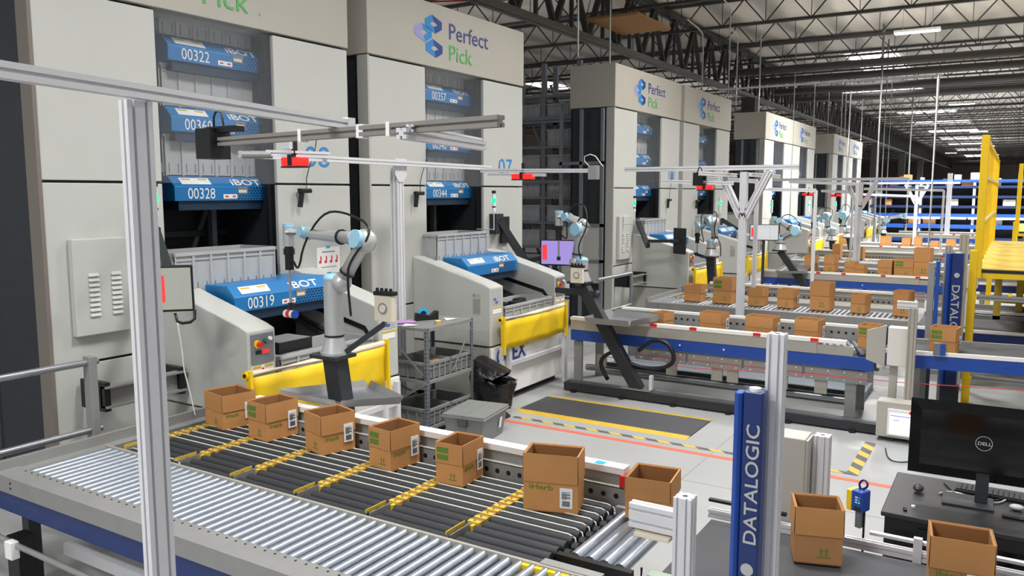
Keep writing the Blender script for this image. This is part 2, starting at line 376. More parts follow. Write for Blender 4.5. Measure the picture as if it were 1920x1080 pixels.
# ------------------------------------------------------------------ storage towers
TX0 = -6.6; TW = 3.55; WA, WB = 1.10, 2.45; ZL, ZS, ZH, ZT = 1.22, 2.75, 4.28, 5.10
def hexring(m, cy, cz, s, c1, c2, x=.004):
    P = [(-.5, .12), (-.1, .32), (.5, .14), (.5, -.12), (.1, -.32), (-.5, -.14)]
    Q = [(-.2, .0), (0, .1), (.22, .02), (.22, -.02), (0, -.1), (-.2, -.02)]
    for i in range(6):
        j = (i+1) % 6
        m.add([(x, cy+P[i][0]*s, cz+P[i][1]*s), (x, cy+P[j][0]*s, cz+P[j][1]*s), (x, cy+Q[j][0]*s, cz+Q[j][1]*s), (x, cy+Q[i][0]*s, cz+Q[i][1]*s)], [(0, 3, 2, 1)], c1 if i in (0, 4, 5) else c2)
def make_tower(y0, label, number=None, first=False, logo=True):
    t = thing('storage_tower', label, 'storage tower', (TX0, y0, 0), 0, None)
    for (a, b) in ((.0, WA), (WB, TW)):
        for (z0, z1) in ((.05, ZL), (ZL+.022, ZS-.01), (ZS+.012, ZH-.012)):
            M().box(-.045, 0, a+.004, b-.004, z0, z1, 'panel').build('face_panel', t, bevel=.006)
    M().box(-.95, .02, -.02, TW+.0, ZH+.012, ZT, 'panel_head').build('header', t, bevel=.008)
    b = M()   # dark carcass round the lift shaft
    b.box(-.9, -.05, .03, WA-.02, 0, ZH, 'rack_dark'); b.box(-.9, -.05, WB+.02, TW-.03, 0, ZH, 'rack_dark'); b.box(-.95, -.9, .03, TW-.03, 0, ZH, 'dark_void')
    b.box(-.9, -.046, .06, TW-.06, ZL-.02, ZL+.03, 'seam')
    b.build('carcass', t)
    M().box(-.16, .004, -.012, .02, 0, ZH, 'panel_edge' if y0 < 7 else 'panel_shade').build('edge_trim', t)
    s = M()
    for z in (1.5, 2.2, 2.9, 3.6): s.box(-.88, -.82, WA, WB, z, z+.06, 'rack_dark')
    s.box(-.75, -.68, WB-.3, WB-.24, .4, ZH, 'rack_steel'); s.box(-.86, -.8, WA+.35, WA+.42, .4, ZH, 'rack_steel')
    s.bar((-.9, WA+.7, 1.5), (-.9, WB-.2, 2.5), .05, .05, 'rack_steel'); s.box(-.12, -.08, WA-.01, WA+.05, 1.2, ZH, 'seam'); s.box(-.12, -.08, WB-.05, WB+.01, 1.2, ZH, 'black')
    s.build('shaft_frame', t)
    M().box(-.03, -.022, WA, WB, ZS+.0, ZH+.01, 'film').build('window_pane', t)
    if logo:
        g = M(); hexring(g, 1.26, 4.835, .36, 'logo_blue', 'logo_dk', .024); hexring(g, 1.04, 4.70, .36, 'logo_lilac', 'logo_blue', .024); hexring(g, 1.27, 4.53, .36, 'logo_blue', 'logo_dk', .024); g.build('logo', t)
        g = M(); g.text('Perfect', (.022, 1.58, 4.70), Y, Z, .215, 'word_blue', xs=1.12, t=.004).text('Pick', (.022, 1.58, 4.42), Y, Z, .215, 'word_green', xs=1.12, t=.004)
        g.text('®', (.022, 2.26, 4.42), Y, Z, .03, 'word_green', t=.004); g.build('lettering', t)
    if number: M().text(number, (.001, 2.84, 2.945), Y, Z, .23, 'num_blue', xs=1.25 if len(number) < 3 else .9, t=.004).build('number', t)
    return t
TY = [3.55, 7.45, 14.4, 18.2, 25.3, 28.95, 36.15, 39.9]
tl = ['nearest tall grey storage tower numbered 08 with robots behind its clear window', 'tall grey storage tower numbered 07 with its whole logo header in view', 'third grey storage tower, its plain header side turned to the camera', 'fourth grey storage tower, half hidden by the third',
      'fifth pale storage tower beyond the work bays', 'sixth pale storage tower just behind the fifth', 'seventh storage tower far down the row', 'eighth and farthest storage tower of the row']
TOW = [make_tower(y, l, n) for y, l, n in zip(TY, tl, ['08', '07', '100', None, None, None, None, None])]
# smoked side wall of the nearest tower with its steel strip
g = M(); g.box(-4.6, -.17, .06, .075, 0, 5.1, 'smoked'); g.build('smoked_side_panel', TOW[0])
g = M()
for z in (1.22, 2.72, 4.28): g.box(-4.6, -.17, .045, .06, z, z+.025, 'black')
for x in (-.34, -1.6, -3.0): g.box(x, x+.03, .045, .06, 0, 5.1, 'black')
g.build('side_panel_seam', TOW[0])
# louvred door on the nearest tower
def cabinet_door(t, y0, y1, z0, z1):
    d = M().box(0, .07, y0, y1, z0, z1, 'panel').build('access_door', t, bevel=.008)
    for c in (y0+.15*(y1-y0)/.46, y0+.33*(y1-y0)/.46):
        l = M()
        for k in range(9):
            z = z0+.16+k*.042
            l.prism([(.07, z), (.086, z), (.07, z+.026)], 'y', c-.045, c+.045, 'panel')
        l.build('louvre', d)
cabinet_door(TOW[0], .19, .70, 1.47, 2.28); cabinet_door(TOW[2], .16, .72, 1.35, 2.2); 

# steel channel along the foot of the nearest tower
for (y0, y1, x, lb, z) in ((3.75, 4.5, -6.25, 'grey steel channel beam between the nearest tower and its station', 1.0), (14.5, 15.3, -6.3, 'grey steel channel beam beside the third tower', .95)):
    c = M(); c.box(x-.02, x, y0, y1, z-.09, z+.09, 'rail_grey'); c.box(x, x+.07, y0, y1, z+.075, z+.09, 'rail_grey'); c.box(x, x+.07, y0, y1, z-.09, z-.075, 'rail_grey')
    c.box(x-.3, x+.04, y0, y0+.05, z-.12, z+.12, 'black'); c.box(x-.3, x+.04, y1-.05, y1, z-.12, z+.12, 'black')
    tag(c.build('channel_beam'), lb, 'beam')

# ------------------------------------------------------------------ totes and shuttles
def make_tote(W, D, H, m='tote', mi='tote_in', name='storage_tote'):
    """open ribbed crate, W along y, D along -x"""
    t = thing(name, 'x', 'tote')
    b = M(); k = .012
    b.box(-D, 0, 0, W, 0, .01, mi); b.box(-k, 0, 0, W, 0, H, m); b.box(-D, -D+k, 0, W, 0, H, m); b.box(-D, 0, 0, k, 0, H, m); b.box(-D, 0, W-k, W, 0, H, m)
    r = M(); r.box(-D-.02, .02, -.02, .0, H-.03, H, m); r.box(-D-.02, .02, W, W+.02, H-.03, H, m); r.box(.0, .02, -.02, W+.02, H-.03, H, m); r.box(-D-.02, -D, -.02, W+.02, H-.03, H, m); r.box(0, .012, 0, W, H-.075, H-.06, m)
    r.build('rim', t)
    n = max(4, int(W/.19)); r = b
    for i in range(n+1):
        y = W*i/n; r.box(0, .016, max(0, y-.012), min(W, y+.012), 0, H-.03, m)
        r.box(0, .005, max(0, y-.05), min(W, y-.044), .03, .12, 'ink_soft'); r.box(0, .005, min(W-.01, y+.044), min(W, y+.05), .03, .12, 'ink_soft')
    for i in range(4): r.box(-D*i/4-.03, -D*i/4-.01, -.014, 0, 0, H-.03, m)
    b.build('shell', t)
    return t
def make_bot(W=1.24):
    t = thing('tote_shuttle', 'x', 'shuttle robot')
    b = M(); b.prism([(0, .0), (0, .14), (-.10, .24), (-.55, .24), (-.55, 0)], 'y', 0, W, 'blue_bot'); b.build('body', t, bevel=.006)
    b = M(); b.box(-.5, -.03, .06, W-.06, -.09, -.001, 'bot_dark'); b.build('chassis', t)
    b = M()
    for i in range(11):
        for j in range(5): b.box(0, .003, W-.50+i*.04+(j % 2)*.018, W-.48+i*.04+(j % 2)*.018, .012+j*.027, .028+j*.027, 'bot_dark')
    b.build('grille', t)
    b = M(); sl = V((-.10, 0, .10)).normalized()
    b.plate(V((0, .10, .14))+sl*.03, Y, sl, .34, .085, 'white', .003); b.plate(V((0, .12, .14))+sl*.085, Y, sl, .10, .016, 'mat_yellow', .005); b.plate(V((0, .31, .14))+sl*.085, Y, sl, .10, .016, 'mat_yellow', .005)
    b.plate((.001, .56, .02), Y, Z, .17, .045, 'white', .003); b.plate((.001, .58, .035), Y, Z, .04, .015, 'red', .005); b.plate((.001, .67, .035), Y, Z, .04, .015, 'red', .005)
    b.plate((.001, .74, .07), Y, Z, .13, .075, 'tote_in', .003); b.plate((.001, .75, .08), Y, Z, .1, .03, 'cream', .006)
    b.build('warning_label', t)
    b = M(); b.text('iBOT', V((0, .68, .14))+V((-.1, 0, .1)).normalized()*.022, Y, V((-.1, 0, .1)),   .085, 'white', xs=1.5, t=.004, bold=.015); b.build('lettering', t)
    b = M(); b.cyl((-.2, -.05, .08), (-.2, 0, .08), .035, 'rack_dark'); b.cyl((-.2, W, .08), (-.2, W+.09, .08), .02, 'steel'); b.cyl((-.2, W+.04, .08), (-.2, W+.07, .08), .04, 'rack_dark'); b.build('wheel', t)
    return t
B0 = make_bot(); T0 = make_tote(1.16, .5, .40)
used_b = [0]; used_t = [0]
def bot(loc, label, num=None, group=None, sc=1):
    if used_b[0]: o = dup(B0, loc, label)
    else: B0.location = loc; B0['label'] = label; used_b[0] = 1; o = B0
    if num: PEND.append((o, num))
    if group: o['group'] = group
    return o
def tote(loc, label, group=None, src=None):
    src = src or T0
    if src.get('label') != 'x': o = dup(src, loc, label)
    else: src.location = loc; src['label'] = label; o = src
    if group: o['group'] = group
    return o
PEND = []
bx = TX0-.22
for y0, nums in ((3.55, ('00322', '00360', '00328')), (7.45, ('00357', '00340', '00344')), (14.4, (None,)*3), (18.2, (None,)*3), (25.3, (None,)*3), (28.95, (None,)*3), (36.15, (None,)*3), (39.9, (None,)*3)):
    k = TY.index(y0); nm = ['nearest tower', 'tower 07', 'third tower', 'fourth tower', 'fifth tower', 'sixth tower', 'seventh tower', 'farthest tower'][k]
    for z, n, wd in zip((3.90, 3.24, 2.58), nums, ('top', 'middle', 'lowest')):
        if k > 3 and wd == 'top': continue
        bot((bx, y0+1.42-.04, z), ('%s blue shuttle robot, numbered %s, in the window of the %s' % (wd, n, nm)) if n else '%s blue shuttle robot in the window of the %s' % (wd, nm), n, 'shuttle robots in the tower windows')
        if k < 4 and (z > 2.6): tote((bx-.13, y0+1.38, z+.242), 'pale grey ribbed tote riding the %s blue shuttle of the %s' % (wd, nm), 'totes in the tower windows')
    if k < 2: tote((bx-.13, y0+1.38, 2.822), 'pale grey ribbed tote riding the lowest blue shuttle of the %s' % nm, 'totes in the tower windows')
    if k < 4: tote((TX0+.22, y0+1.02, 1.72), 'large pale grey ribbed tote standing at the mouth of the %s' % nm, 'totes at the tower mouths')

# ------------------------------------------------------------------ pick stations
def station(x0, y0, label, mirror, W=1.95, D=1.2, text=True, number=None):
    t = thing('pick_station', label, 'pick station', (x0, y0, 0))
    P = [(0, .77), (D, .77), (D, 1.5), (D-.10, 1.54), (.02, 1.84), (0, 1.84)]
    th = .30
    for a, b in ((0, th), (W-th, W)): M().prism(P, 'y', a, b, 'panel').build('side_panel', t, bevel=.012)
    b = M(); b.box(.0, D-.02, .02, W-.02, .08, .75, 'panel_shade'); b.box(D-.02, D+.015, 0, W, .1, .75, 'white_gloss'); b.box(0, D-.1, .1, W-.1, 0, .08, 'black'); b.build('base_cabinet', t, bevel=.006)
    b = M(); b.box(0, .02, th, W-th, .76, 1.7, 'black'); b.box(0, D, th, W-th, .76, .9, 'rack_dark'); b.build('well', t)
    for s_, yy in ((1, th), (-1, W-th)):
        b = M()
        b.prism([(0, 1.30), (D-.25, .98), (D-.25, 1.06), (0, 1.40)], 'y', yy, yy+s_*.05, 'rack_steel')
        b.prism([(0, 1.50), (D-.2, 1.26), (D-.13, 1.18), (D-.13, .9), (D-.09, .9), (D-.09, 1.2), (D-.18, 1.31), (0, 1.55)], 'y', yy, yy+s_*.006, 'black')
        for i in range(24): b.box(.02+i*.04, .04+i*.04, yy, yy+s_*.075, 1.375-i*.0137, 1.39-i*.0137, 'black')
        b.build('chain_track', t)
    yc = .0 if mirror else W-th
    c = M().box(D, D+.012, yc+.03, yc+th-.03, 1.22, 1.47, 'rack_steel').build('control_panel', t)
    x = D+.012
    M().disc((x, yc+.09, 1.385), X, .035, 'yellow', .01, 16).disc((x+.01, yc+.10, 1.385), X, .024, 'red', .035, 14).build('stop_button', c)
    M().disc((x, yc+.17, 1.41), X, .017, 'green_btn', .02).disc((x, yc+.225, 1.42), X, .017, 'white', .02).disc((x, yc+.18, 1.385), X, .006, 'black', .01).build('push_button', c)
    M().plate((x, yc+.07, 1.30), Y, Z, .06, .03, 'black', .004).plate((x, yc+.14, 1.30), Y, Z, .07, .03, 'red_glow', .01).build('indicator', c)
    l = M(); l.plate((D+.001, yc+.03, 1.14), Y, Z, .24, .06, 'white', .003).plate((D+.003, yc+.04, 1.175), Y, Z, .09, .02, 'mat_yellow', .003).plate((D+.003, yc+.17, 1.175), Y, Z, .09, .02, 'mat_yellow', .003).plate((D+.001, yc+.04, 1.0), Y, Z, .18, .12, 'tote', .003)
    l.plate((D+.003, yc+.14, 1.145), Y, Z, .02, .03, 'red', .003); l.build('warning_label', t)
    yo = W-th if mirror else 0
    l = M(); l.plate((D+.001, yo+.05, 1.27), Y, Z, .2, .2, 'tote', .003); hexring(l, yo+.10, 1.35, .06, 'opex_blue', 'opex_blue', D+.005); hexring(l, yo+.14, 1.31, .06, 'opex_blue', 'opex_blue', D+.005)
    l.plate((D+.001, yo+.05, 1.17), Y, Z, .2, .09, 'white', .003).plate((D+.003, yo+.05, 1.235), Y, Z, .2, .02, 'mat_yellow', .003); l.build('notice', t)
    if not mirror:
        l = M(); l.plate((D-.26, -.001, 1.16), X, Z, .12, .26, 'elec_side', .002); l.text('<', (D-.26, -.004, 1.37), X, Z, .05, 'word_blue', t=.003)
        for i in range(9): l.plate((D-.25, -.003, 1.18+i*.02), X, Z, .10, .006, 'ink_soft', .002)
        l.build('notice', t)
    if text: M().text('OPEX', (D+.018, .10, .53), Y, Z, .20, 'opex_blue', xs=1.02, t=.004, bold=.012).build('lettering', t)
    # moulded grey base frame
    b = M()
    for yy in (.34, W-.10): b.bar((D+.06, yy, 0), (D+.06, yy, .72), .05, .05, 'alu')
    b.bar((D+.06, .34, .50), (D+.06, W-.10, .50), .04, .05, 'alu'); b.build('guard_frame', t)
    return t
ST = [(4.53, True, 'pick station of the nearest tower with emergency button on its left panel'), (8.235, False, 'pick station of tower 07 with blue lettering on its base'),
      (15.35, True, 'pick station of the third tower'), (18.95, False, 'pick station of the fourth tower'), (26.2, True, 'pick station of the fifth tower'), (29.7, False, 'pick station of the sixth tower'),
      (37.1, True, 'pick station of the seventh tower'), (40.6, False, 'pick station of the farthest tower')]
STO = [station(TX0, y, l, m, text=(m is False)) for y, m, l in ST]
C0 = None
for i, (y, mi, l) in enumerate(ST):
    nm = l.replace('pick station', '').split(' with')[0].strip()
    nm = nm.replace('of the', 'at the').replace('of tower', 'at tower')
    b = bot((TX0+.62, y+.36, 1.57), 'blue shuttle robot lowered into the pick station %s' % nm, '00319' if i == 0 else None, 'shuttle robots at the pick stations')
for o, n in PEND:
    M().text(n, (.002, .14, .022), Y, Z, .108, 'white', xs=.86, t=.003).build('number', o)
# open tote waiting in each station, with dark stock in it
T1 = make_tote(1.2, .46, .28)
for i, (y, mi, l) in enumerate(ST):
    nm = l.replace('pick station', '').split(' with')[0].strip().replace('of the', 'at the').replace('of tower', 'at tower')
    tote((TX0+1.17, y+.375, .95), 'open grey tote presented in the pick station %s' % nm, 'totes presented at the stations', T1)
tag(M().box(-.16, .16, -.2, .2, 0, .10, 'black').box(-.15, .15, -.19, .19, .10, .105, 'tote_in').build('tray', loc=(TX0+.95, 5.15, 1.23)), 'dark shallow tray lying in the open tote of the nearest station', 'tray')
for j, (dx, dy, s_) in enumerate(((.9, .7, .14), (.98, 1.0, .17), (.86, 1.25, .12))):
    tag(M().box(-s_/2, s_/2, -s_*.8, s_*.8, 0, .13, 'black').build('stock_bag', loc=(TX0+dx, 8.235+dy, 1.09), bevel=.02), 'black packet in the open tote of tower 07, %s' % ('left', 'middle', 'right')[j], 'packet')

# ------------------------------------------------------------------ helper: a point seen at (px, py) lying in the plane y = Y, x = X or z = Z
_P, _Y = rad(6.7), rad(31.7)
_fw = V((-sin(_Y)*cos(_P), cos(_Y)*cos(_P), -sin(_P))); _rt = V((cos(_Y), sin(_Y), 0)); _up = _rt.cross(_fw)
def at(px, py, y=None, x=None, z=None, k=None):
    d = _fw+_rt*((px-960)/1521)-_up*((py-540)/1521)
    if y is not None: k = y/d.y
    elif x is not None: k = x/d.x
    elif z is not None: k = (z-2.66)/d.z
    return V((0, 0, 2.66))+d*k
def W(m, name, t, p=None, **kw):
    """child mesh written in world coordinates"""
    L = V(t.location)
    o = m.build(name, t, loc=-L, **kw)
    return o
def sub(m, name, par, **kw):
    return m.build(name, par, **kw)

# ------------------------------------------------------------------ sorting conveyors (skewed rollers and belted transfer zones)
def sorter(dx, dy, label, full=True):
    t = thing('roller_conveyor', label, 'conveyor', (-3.8+dx, 3.5+dy, 0)); x0, x1 = -5.72, -1.9
    m = M(); m.box(x0, x1+.25, 2.64, 2.66, .69, .80, 'rail_grey').box(x0, x1+.25, 2.66, 2.80, .79, .80, 'rail_grey')
    for i in range(50):
        m.box(x0+.16+i*.075, x0+.170+i*.075, 2.765, 2.775, .80, .803, 'ink')
    for xx in (-5.5, -4.0, -2.9): m.disc((xx, 2.64, .73), -Y, .008, 'ink', .003); m.disc((xx, 2.64, .765), -Y, .008, 'ink', .003)
    W(m, 'side_rail', t)
    W(M().box(x0, x1+.25, 2.665, 2.74, .545, .69, 'navy' if not dy else 'royal'), 'blue_rail', t)
    W(M().box(x0-.02, x0+.02, 2.66, 4.42, .66, .86, 'rail_grey').box(x0+.02, x0+.12, 2.8, 4.3, .70, .79, 'rail_grey'), 'end_plate', t)
    m = M().box(x0+.1, x1+.3, 3.375, 3.395, .74, .805, 'conv_tan')
    W(m, 'centre_rail', t)
    k = 0; r0 = None
    for i in range(52):
        xx = -5.56+i*.075
        if r0 is None:
            r0 = M().cyl((xx, 2.79, .775), (xx-.585*k, 3.375, .775), .026, 'zinc', 14); r0 = W(r0, 'roller', t)
        else: inst(r0, t, V(r0.location)+V((i*.075, 0, 0)))
    # transfer zones
    xs = [-5.42, -4.84, -4.26, -3.67, -3.08, -2.5, -1.9]
    br = [M().cyl((0, 0, 0), (.53, 0, 0), .031, 'rubber', 12), M().tube([(0, -.01, .0), (-.012, 0, .026), (.02, 0, .034), (.5, 0, .034), (.54, 0, .02), (.545, 0, -.005)], .005, 'belt_white', 6)]
    pr = None; yp = None
    if full: xs = [-6.0]+xs
    for zi in range(len(xs)-1):
        xa = max(xs[zi], x0+.03)
        if xs[zi+1]-xa < .4: continue
        for j in range(11):
            yy = 3.435+j*.084; L = V((xa+.035, yy, .775))-V(t.location)
            if pr is None: pr = br[0].build('drive_roller', t, loc=L); be = br[1].build('drive_belt', t, loc=L+V((0, .0, 0)))
            else:
                inst(pr, t, L)
                if j >= 4 and j % 1 == 0: inst(be, t, L+V((0, .0, 0)))
        if xs[zi] > x0:
            m = M(); m.box(-.012, .03, .17, .92, -.06, -.0, 'yellow_part')
            for q in range(11): m.box(-.03, .05, .2+q*.066, .232+q*.066, -.03, .012, 'yellow_part'); m.cyl((-.03, .249+q*.066, .0), (.05, .249+q*.066, .0), .012, 'card_in', 8).disc((.01, .216+q*.066, .012), Z, .007, 'steel', .006, 6)
            L = V((xs[zi]-.01, 3.43, .80))-V(t.location)
            if yp is None: yp = m.build('transfer_hub', t, loc=L)
            else: inst(yp, t, L)
            m = M(); m.box(-.03, -.024, -.03, .15, -.07, .012, 'yellow_part').box(-.024, .0, -.03, .15, -.07, -.05, 'yellow').box(.0, .006, -.03, .17, -.07, .0, 'rail_grey'); m.build('divider_plate', t, loc=L+V((.0, .02, .01)))
    W(M().box(x0, x1, 3.4, 4.34, .70, .73, 'black'), 'bed', t)
    m = M(); m.box(x0, x1+.02, 4.335, 4.345, .76, .90, 'rail_grey').box(x0+.5, x1+.02, 4.335, 4.38, .895, .905, 'belt_white').box(x0+.5, x1+.02, 4.37, 4.38, .9, .975, 'rail_grey')
    xx = x0+.55
    while xx < x1: m.disc((xx, 4.3355, .845), -Y, .017, 'black', .002, 10); xx += .085
    W(m, 'guide_rail', t)
    W(M().box(x0+.55, x1, 4.35, 4.44, .975, 1.015, 'white_gloss').box(x1-.02, x1+.012, 4.335, 4.43, .90, .975, 'red').plate((x1-.2, 4.36, 1.016), X, Y, .06, .05, 'tape_blue', .002), 'white_cap', t)
    m = M()
    for xx in (-5.55, -3.6, -2.1):
        for yy in (2.78, 4.2):
            leg = M().box(xx-.04, xx+.04, yy-.04, yy+.04, 0, .70, 'rack_dark').box(xx-.08, xx+.08, yy-.06, yy+.06, 0, .02, 'rack_dark')
            W(leg, 'leg', t)
    return t
F = sorter(0, 0, 'front roller conveyor with skewed silver rollers and black belted transfer zones')
B = dup(F, V(F.location)+V((.42, 10.33, 0)), 'long roller conveyor before the third tower, carrying a row of brown cartons')
B2 = dup(F, V(F.location)+V((.3, 20.5, 0)), 'third roller conveyor with yellow transfer zones, beyond the second work bay')
# four bare rollers at its outlet
t = thing('outlet_rollers', 'four bare silver rollers between the black belts and the dark belt conveyor', 'rollers', (-1.72, 3.9, 0))
r = None
for i in range(4):
    L = V((-.12+i*.085, 0, .77)); ln = .36 if i < 2 else .22
    M().cyl((0, -.30, 0), (0, ln, 0), .033, 'zinc', 16).build('roller', t, loc=L)
M().box(-.2, .22, -.36, -.32, .70, .80, 'black').box(-.2, .22, .385, .42, .70, .80, 'rail_grey').box(-.2, -.16, -.36, .42, 0, .7, 'rack_dark').build('frame', t)
for i in range(7):
    M().cyl((-.19, -.27+i*.088, .765), (-.185+.03, -.27+i*.088, .765), .03, 'black', 12).cyl((-.16, -.27+i*.088, .765), (-.15, -.27+i*.088, .765), .014, 'steel', 8).build('pulley', t)
t = thing('bracket', 'yellow and steel bracket at the near right end of the front roller conveyor', 'bracket', (-1.95, 3.25, 0))
m = M().box(-.10, .20, .10, .2, .745, .795, 'yellow').box(.02, .35, .14, .2, .80, .81, 'rail_grey').box(.1, .6, .04, .08, .72, .76, 'alu').box(.25, .29, -.12, .2, .76, .78, 'alu'); m.build('plate', t)
M().box(-.06, .25, -.12, .06, .69, .735, 'yellow').build('yellow_plate', t); M().box(.0, .06, .0, .06, 0, .69, 'rack_dark').build('leg', t)

# ------------------------------------------------------------------ dark belt conveyor at the right
t = thing('belt_conveyor', 'dark belt conveyor in the right foreground carrying open cartons past the blue scanner column', 'conveyor', (-.5, 3.9, 0))
W(M().box(-1.38, .16, 3.56, 4.42, .74, .792, 'mat_black').box(.17, 1.5, 3.56, 4.42, .74, .792, 'mat_black'), 'belt', t)
m = M(); m.alu((-1.42, 4.50, .80), (1.5, 4.50, .80), .04, .05); m.alu((-1.42, 4.50, .70), (1.5, 4.50, .70), .04, .05)
for x in (-1.2, -.32, .5): m.box(x-.02, x+.02, 4.47, 4.5, .68, .9, 'alu')
W(m, 'side_rail', t); W(M().box(-1.42, -.98, 4.485, 4.515, .87, .885, 'black').box(-.55, 1.5, 4.485, 4.515, .865, .88, 'alu'), 'guide_strip', t)
W(M().box(-1.42, 1.5, 3.48, 3.56, .70, .80, 'alu'), 'near_rail', t)
m = M()
for x in (-1.25, .1, 1.3):
    for y in (3.52, 4.46): W(M().box(x-.03, x+.03, y-.03, y+.03, 0, .7, 'rack_dark'), 'leg', t)

# ------------------------------------------------------------------ cartons
def carton(l, f, d, h, label, group, z=.803, flaps=True, ship=True, herb='x', arrows=True, stamp=False, full=True, mat='card', tilt=0):
    l = V((l[0], l[1], 0)); f = V((f[0], f[1], 0)); w = (f-l).length; ang = math.atan2(f.y-l.y, f.x-l.x)
    t = thing('carton', label, 'cardboard box', (l.x, l.y, z), ang, group); k = .006
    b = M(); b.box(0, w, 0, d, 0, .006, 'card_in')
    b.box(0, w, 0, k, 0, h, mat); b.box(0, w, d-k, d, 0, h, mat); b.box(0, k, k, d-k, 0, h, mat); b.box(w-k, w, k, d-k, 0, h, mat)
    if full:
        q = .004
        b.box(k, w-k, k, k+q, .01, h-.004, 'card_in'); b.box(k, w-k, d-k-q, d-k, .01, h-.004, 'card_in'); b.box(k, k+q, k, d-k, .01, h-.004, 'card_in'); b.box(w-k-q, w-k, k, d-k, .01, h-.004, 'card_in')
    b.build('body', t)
    fh = h*.48
    if flaps:
        o = .003
        for vs in ([(0, -.001, h+.003), (w, -.001, h+.003), (w, -o, h-fh), (0, -o, h-fh)], [(w+.001, 0, h+.003), (w+.001, d, h+.003), (w+o, d, h-fh), (w+o, 0, h-fh)],
                   [(0, d+.001, h+.003), (w, d+.001, h+.003), (w, d+o, h-fh), (0, d+o, h-fh)], [(-.001, 0, h+.003), (-.001, d, h+.003), (-o, d, h-fh), (-o, 0, h-fh)]):
            n = (V(vs[1])-V(vs[0])).cross(V(vs[2])-V(vs[0])).normalized(); c = V((w/2, d/2, h/2))
            if n.dot(V(vs[0])-c) < 0: n = -n
            n = n*.002; vs = [V(p)+n*.5 for p in vs]
            M().add([p for p in vs]+[p+n for p in vs], [(0, 1, 2, 3), (7, 6, 5, 4), (0, 4, 5, 1), (1, 5, 6, 2), (2, 6, 7, 3), (3, 7, 4, 0)], 'card_flap').build('flap', t)
    e = .013 if flaps else .001
    if ship:
        g = M(); 
        lw, lh = min(.075, w*.33), min(.105, h*.4)
        if herb != 'y': lh *= 1.12
        o, r = ((w+.0005+(.0055 if flaps else 0), d-lw-.018, h*.24), Y) if herb != 'y' else ((w-lw-.03, -.0005, h*.1), X)
        n = X if herb != 'y' else -Y
        ft = .001
        o = V(o); g.plate(o, r, Z, lw, lh*1.15, 'label', .002)
        for i in range(9): g.plate(o+n*.002+r*lw*.2+Z*(lh*(.12+i*.035)), r, Z, lw*.6, lh*.018, 'ink', .001)
        for i in range(8): g.plate(o+n*.002+r*lw*(.16)+Z*(lh*(.52+i*.055)), r, Z, lw*(.68 if i % 3 else .4), lh*.03, 'ink_soft' if i > 5 else 'ink', .001)
        g.build('shipping_label', t)
    g = M()
    if herb == 'x': g.text('iHerb', (w+.001, d*.10, h*.35), Y, Z, h*.11, 'green_ink', xs=1.1, bold=.01, t=.001)
    elif herb == 'y': g.text('iHerb', (w*.1, -.001, h*.39), X, Z, h*.10, 'green_ink', xs=1.3, bold=.01, t=.001)
    if arrows:
        cx = w*.62; s_ = h*.055
        for q in (-1, 1):
            c = cx+q*s_*.8
            g.plate((c-s_*.2, -.0005, h*.17), X, Z, s_*.4, s_*1.6, 'green_ink', .001)
            g.add([(c-s_*.55, -.0015, h*.17+s_*1.5), (c+s_*.55, -.0015, h*.17+s_*1.5), (c, -.0015, h*.17+s_*2.5)], [(0, 1, 2)], 'green_ink')
        g.plate((cx-s_*2, -.0005, h*.13), X, Z, s_*4, s_*.4, 'green_ink', .001)
    if stamp:
        for q in range(2): g.plate((w*.06, -.0055, h*(.60+q*.17)), X, Z, w*.42, h*.13, 'green_ink', .0015)
    if g.v: g.build('printing', t)
    return t
GF = 'open cartons on the front conveyor'
carton((-5.47, 4.14), (-5.18, 4.075), .28, .275, 'open carton with green print, leftmost on the front roller conveyor', GF)
carton((-4.884, 4.076), (-4.655, 4.046), .285, .285, 'open carton with green stamp, second from left on the front conveyor', GF, stamp=True)
carton((-4.303, 4.10), (-4.073, 4.03), .27, .285, 'open carton with white label, third from left on the front conveyor', GF)
carton((-3.65, 4.057), (-3.44, 4.031), .27, .28, 'open carton with green stamp, fourth from left on the front conveyor', GF, stamp=True)
carton((-3.07, 4.04), (-2.867, 4.05), .25, .272, 'open carton with green stamp, fifth from left beside the tallest carton', GF, stamp=True)
carton((-2.36, 3.95), (-2.05, 4.04), .20, .345, 'tallest open carton on the front conveyor, its wide lettered side to the camera', GF, herb='y', arrows=False)
carton((-1.80, 4.15), (-1.545, 4.185), .26, .245, 'plain open carton on the bare rollers behind the aluminium post', GF, ship=False, herb=None, arrows=False)
carton((-.845, 4.08), (-.628, 4.15), .20, .29, 'leaning open carton on the dark belt beside the blue scanner column', GF, herb=None, mat='card_dark')
carton((-.235, 4.02), (.02, 4.05), .20, .30, 'open lettered carton in the bottom right corner before the monitor', GF, herb='y', arrows=False, mat='card_dark')
GA = 'open cartons on the middle blue railed conveyor'
for i, (xl, xr, h) in enumerate([(-4.05, -3.87, .22), (-3.39, -3.1, .27), (-2.8, -2.45, .27), (-2.2, -1.92, .28), (-1.48, -1.28, .27), (-.73, -.47, .31)]):
    nm = ['leftmost, peeping out behind the metal tray', 'second from left', 'third from left', 'fourth from left', 'half hidden by the pale electrical box', 'rightmost, next to the yellow post'][i]
    carton((xl, 10.12), (xr, 10.08), .24, h, 'open carton on the blue railed conveyor, %s' % nm, GA, z=.855, herb=None, ship=i in (1, 2, 3, 5), stamp=i in (0, 4, 5), full=False)
GB_ = 'cartons on the conveyor before the third tower'
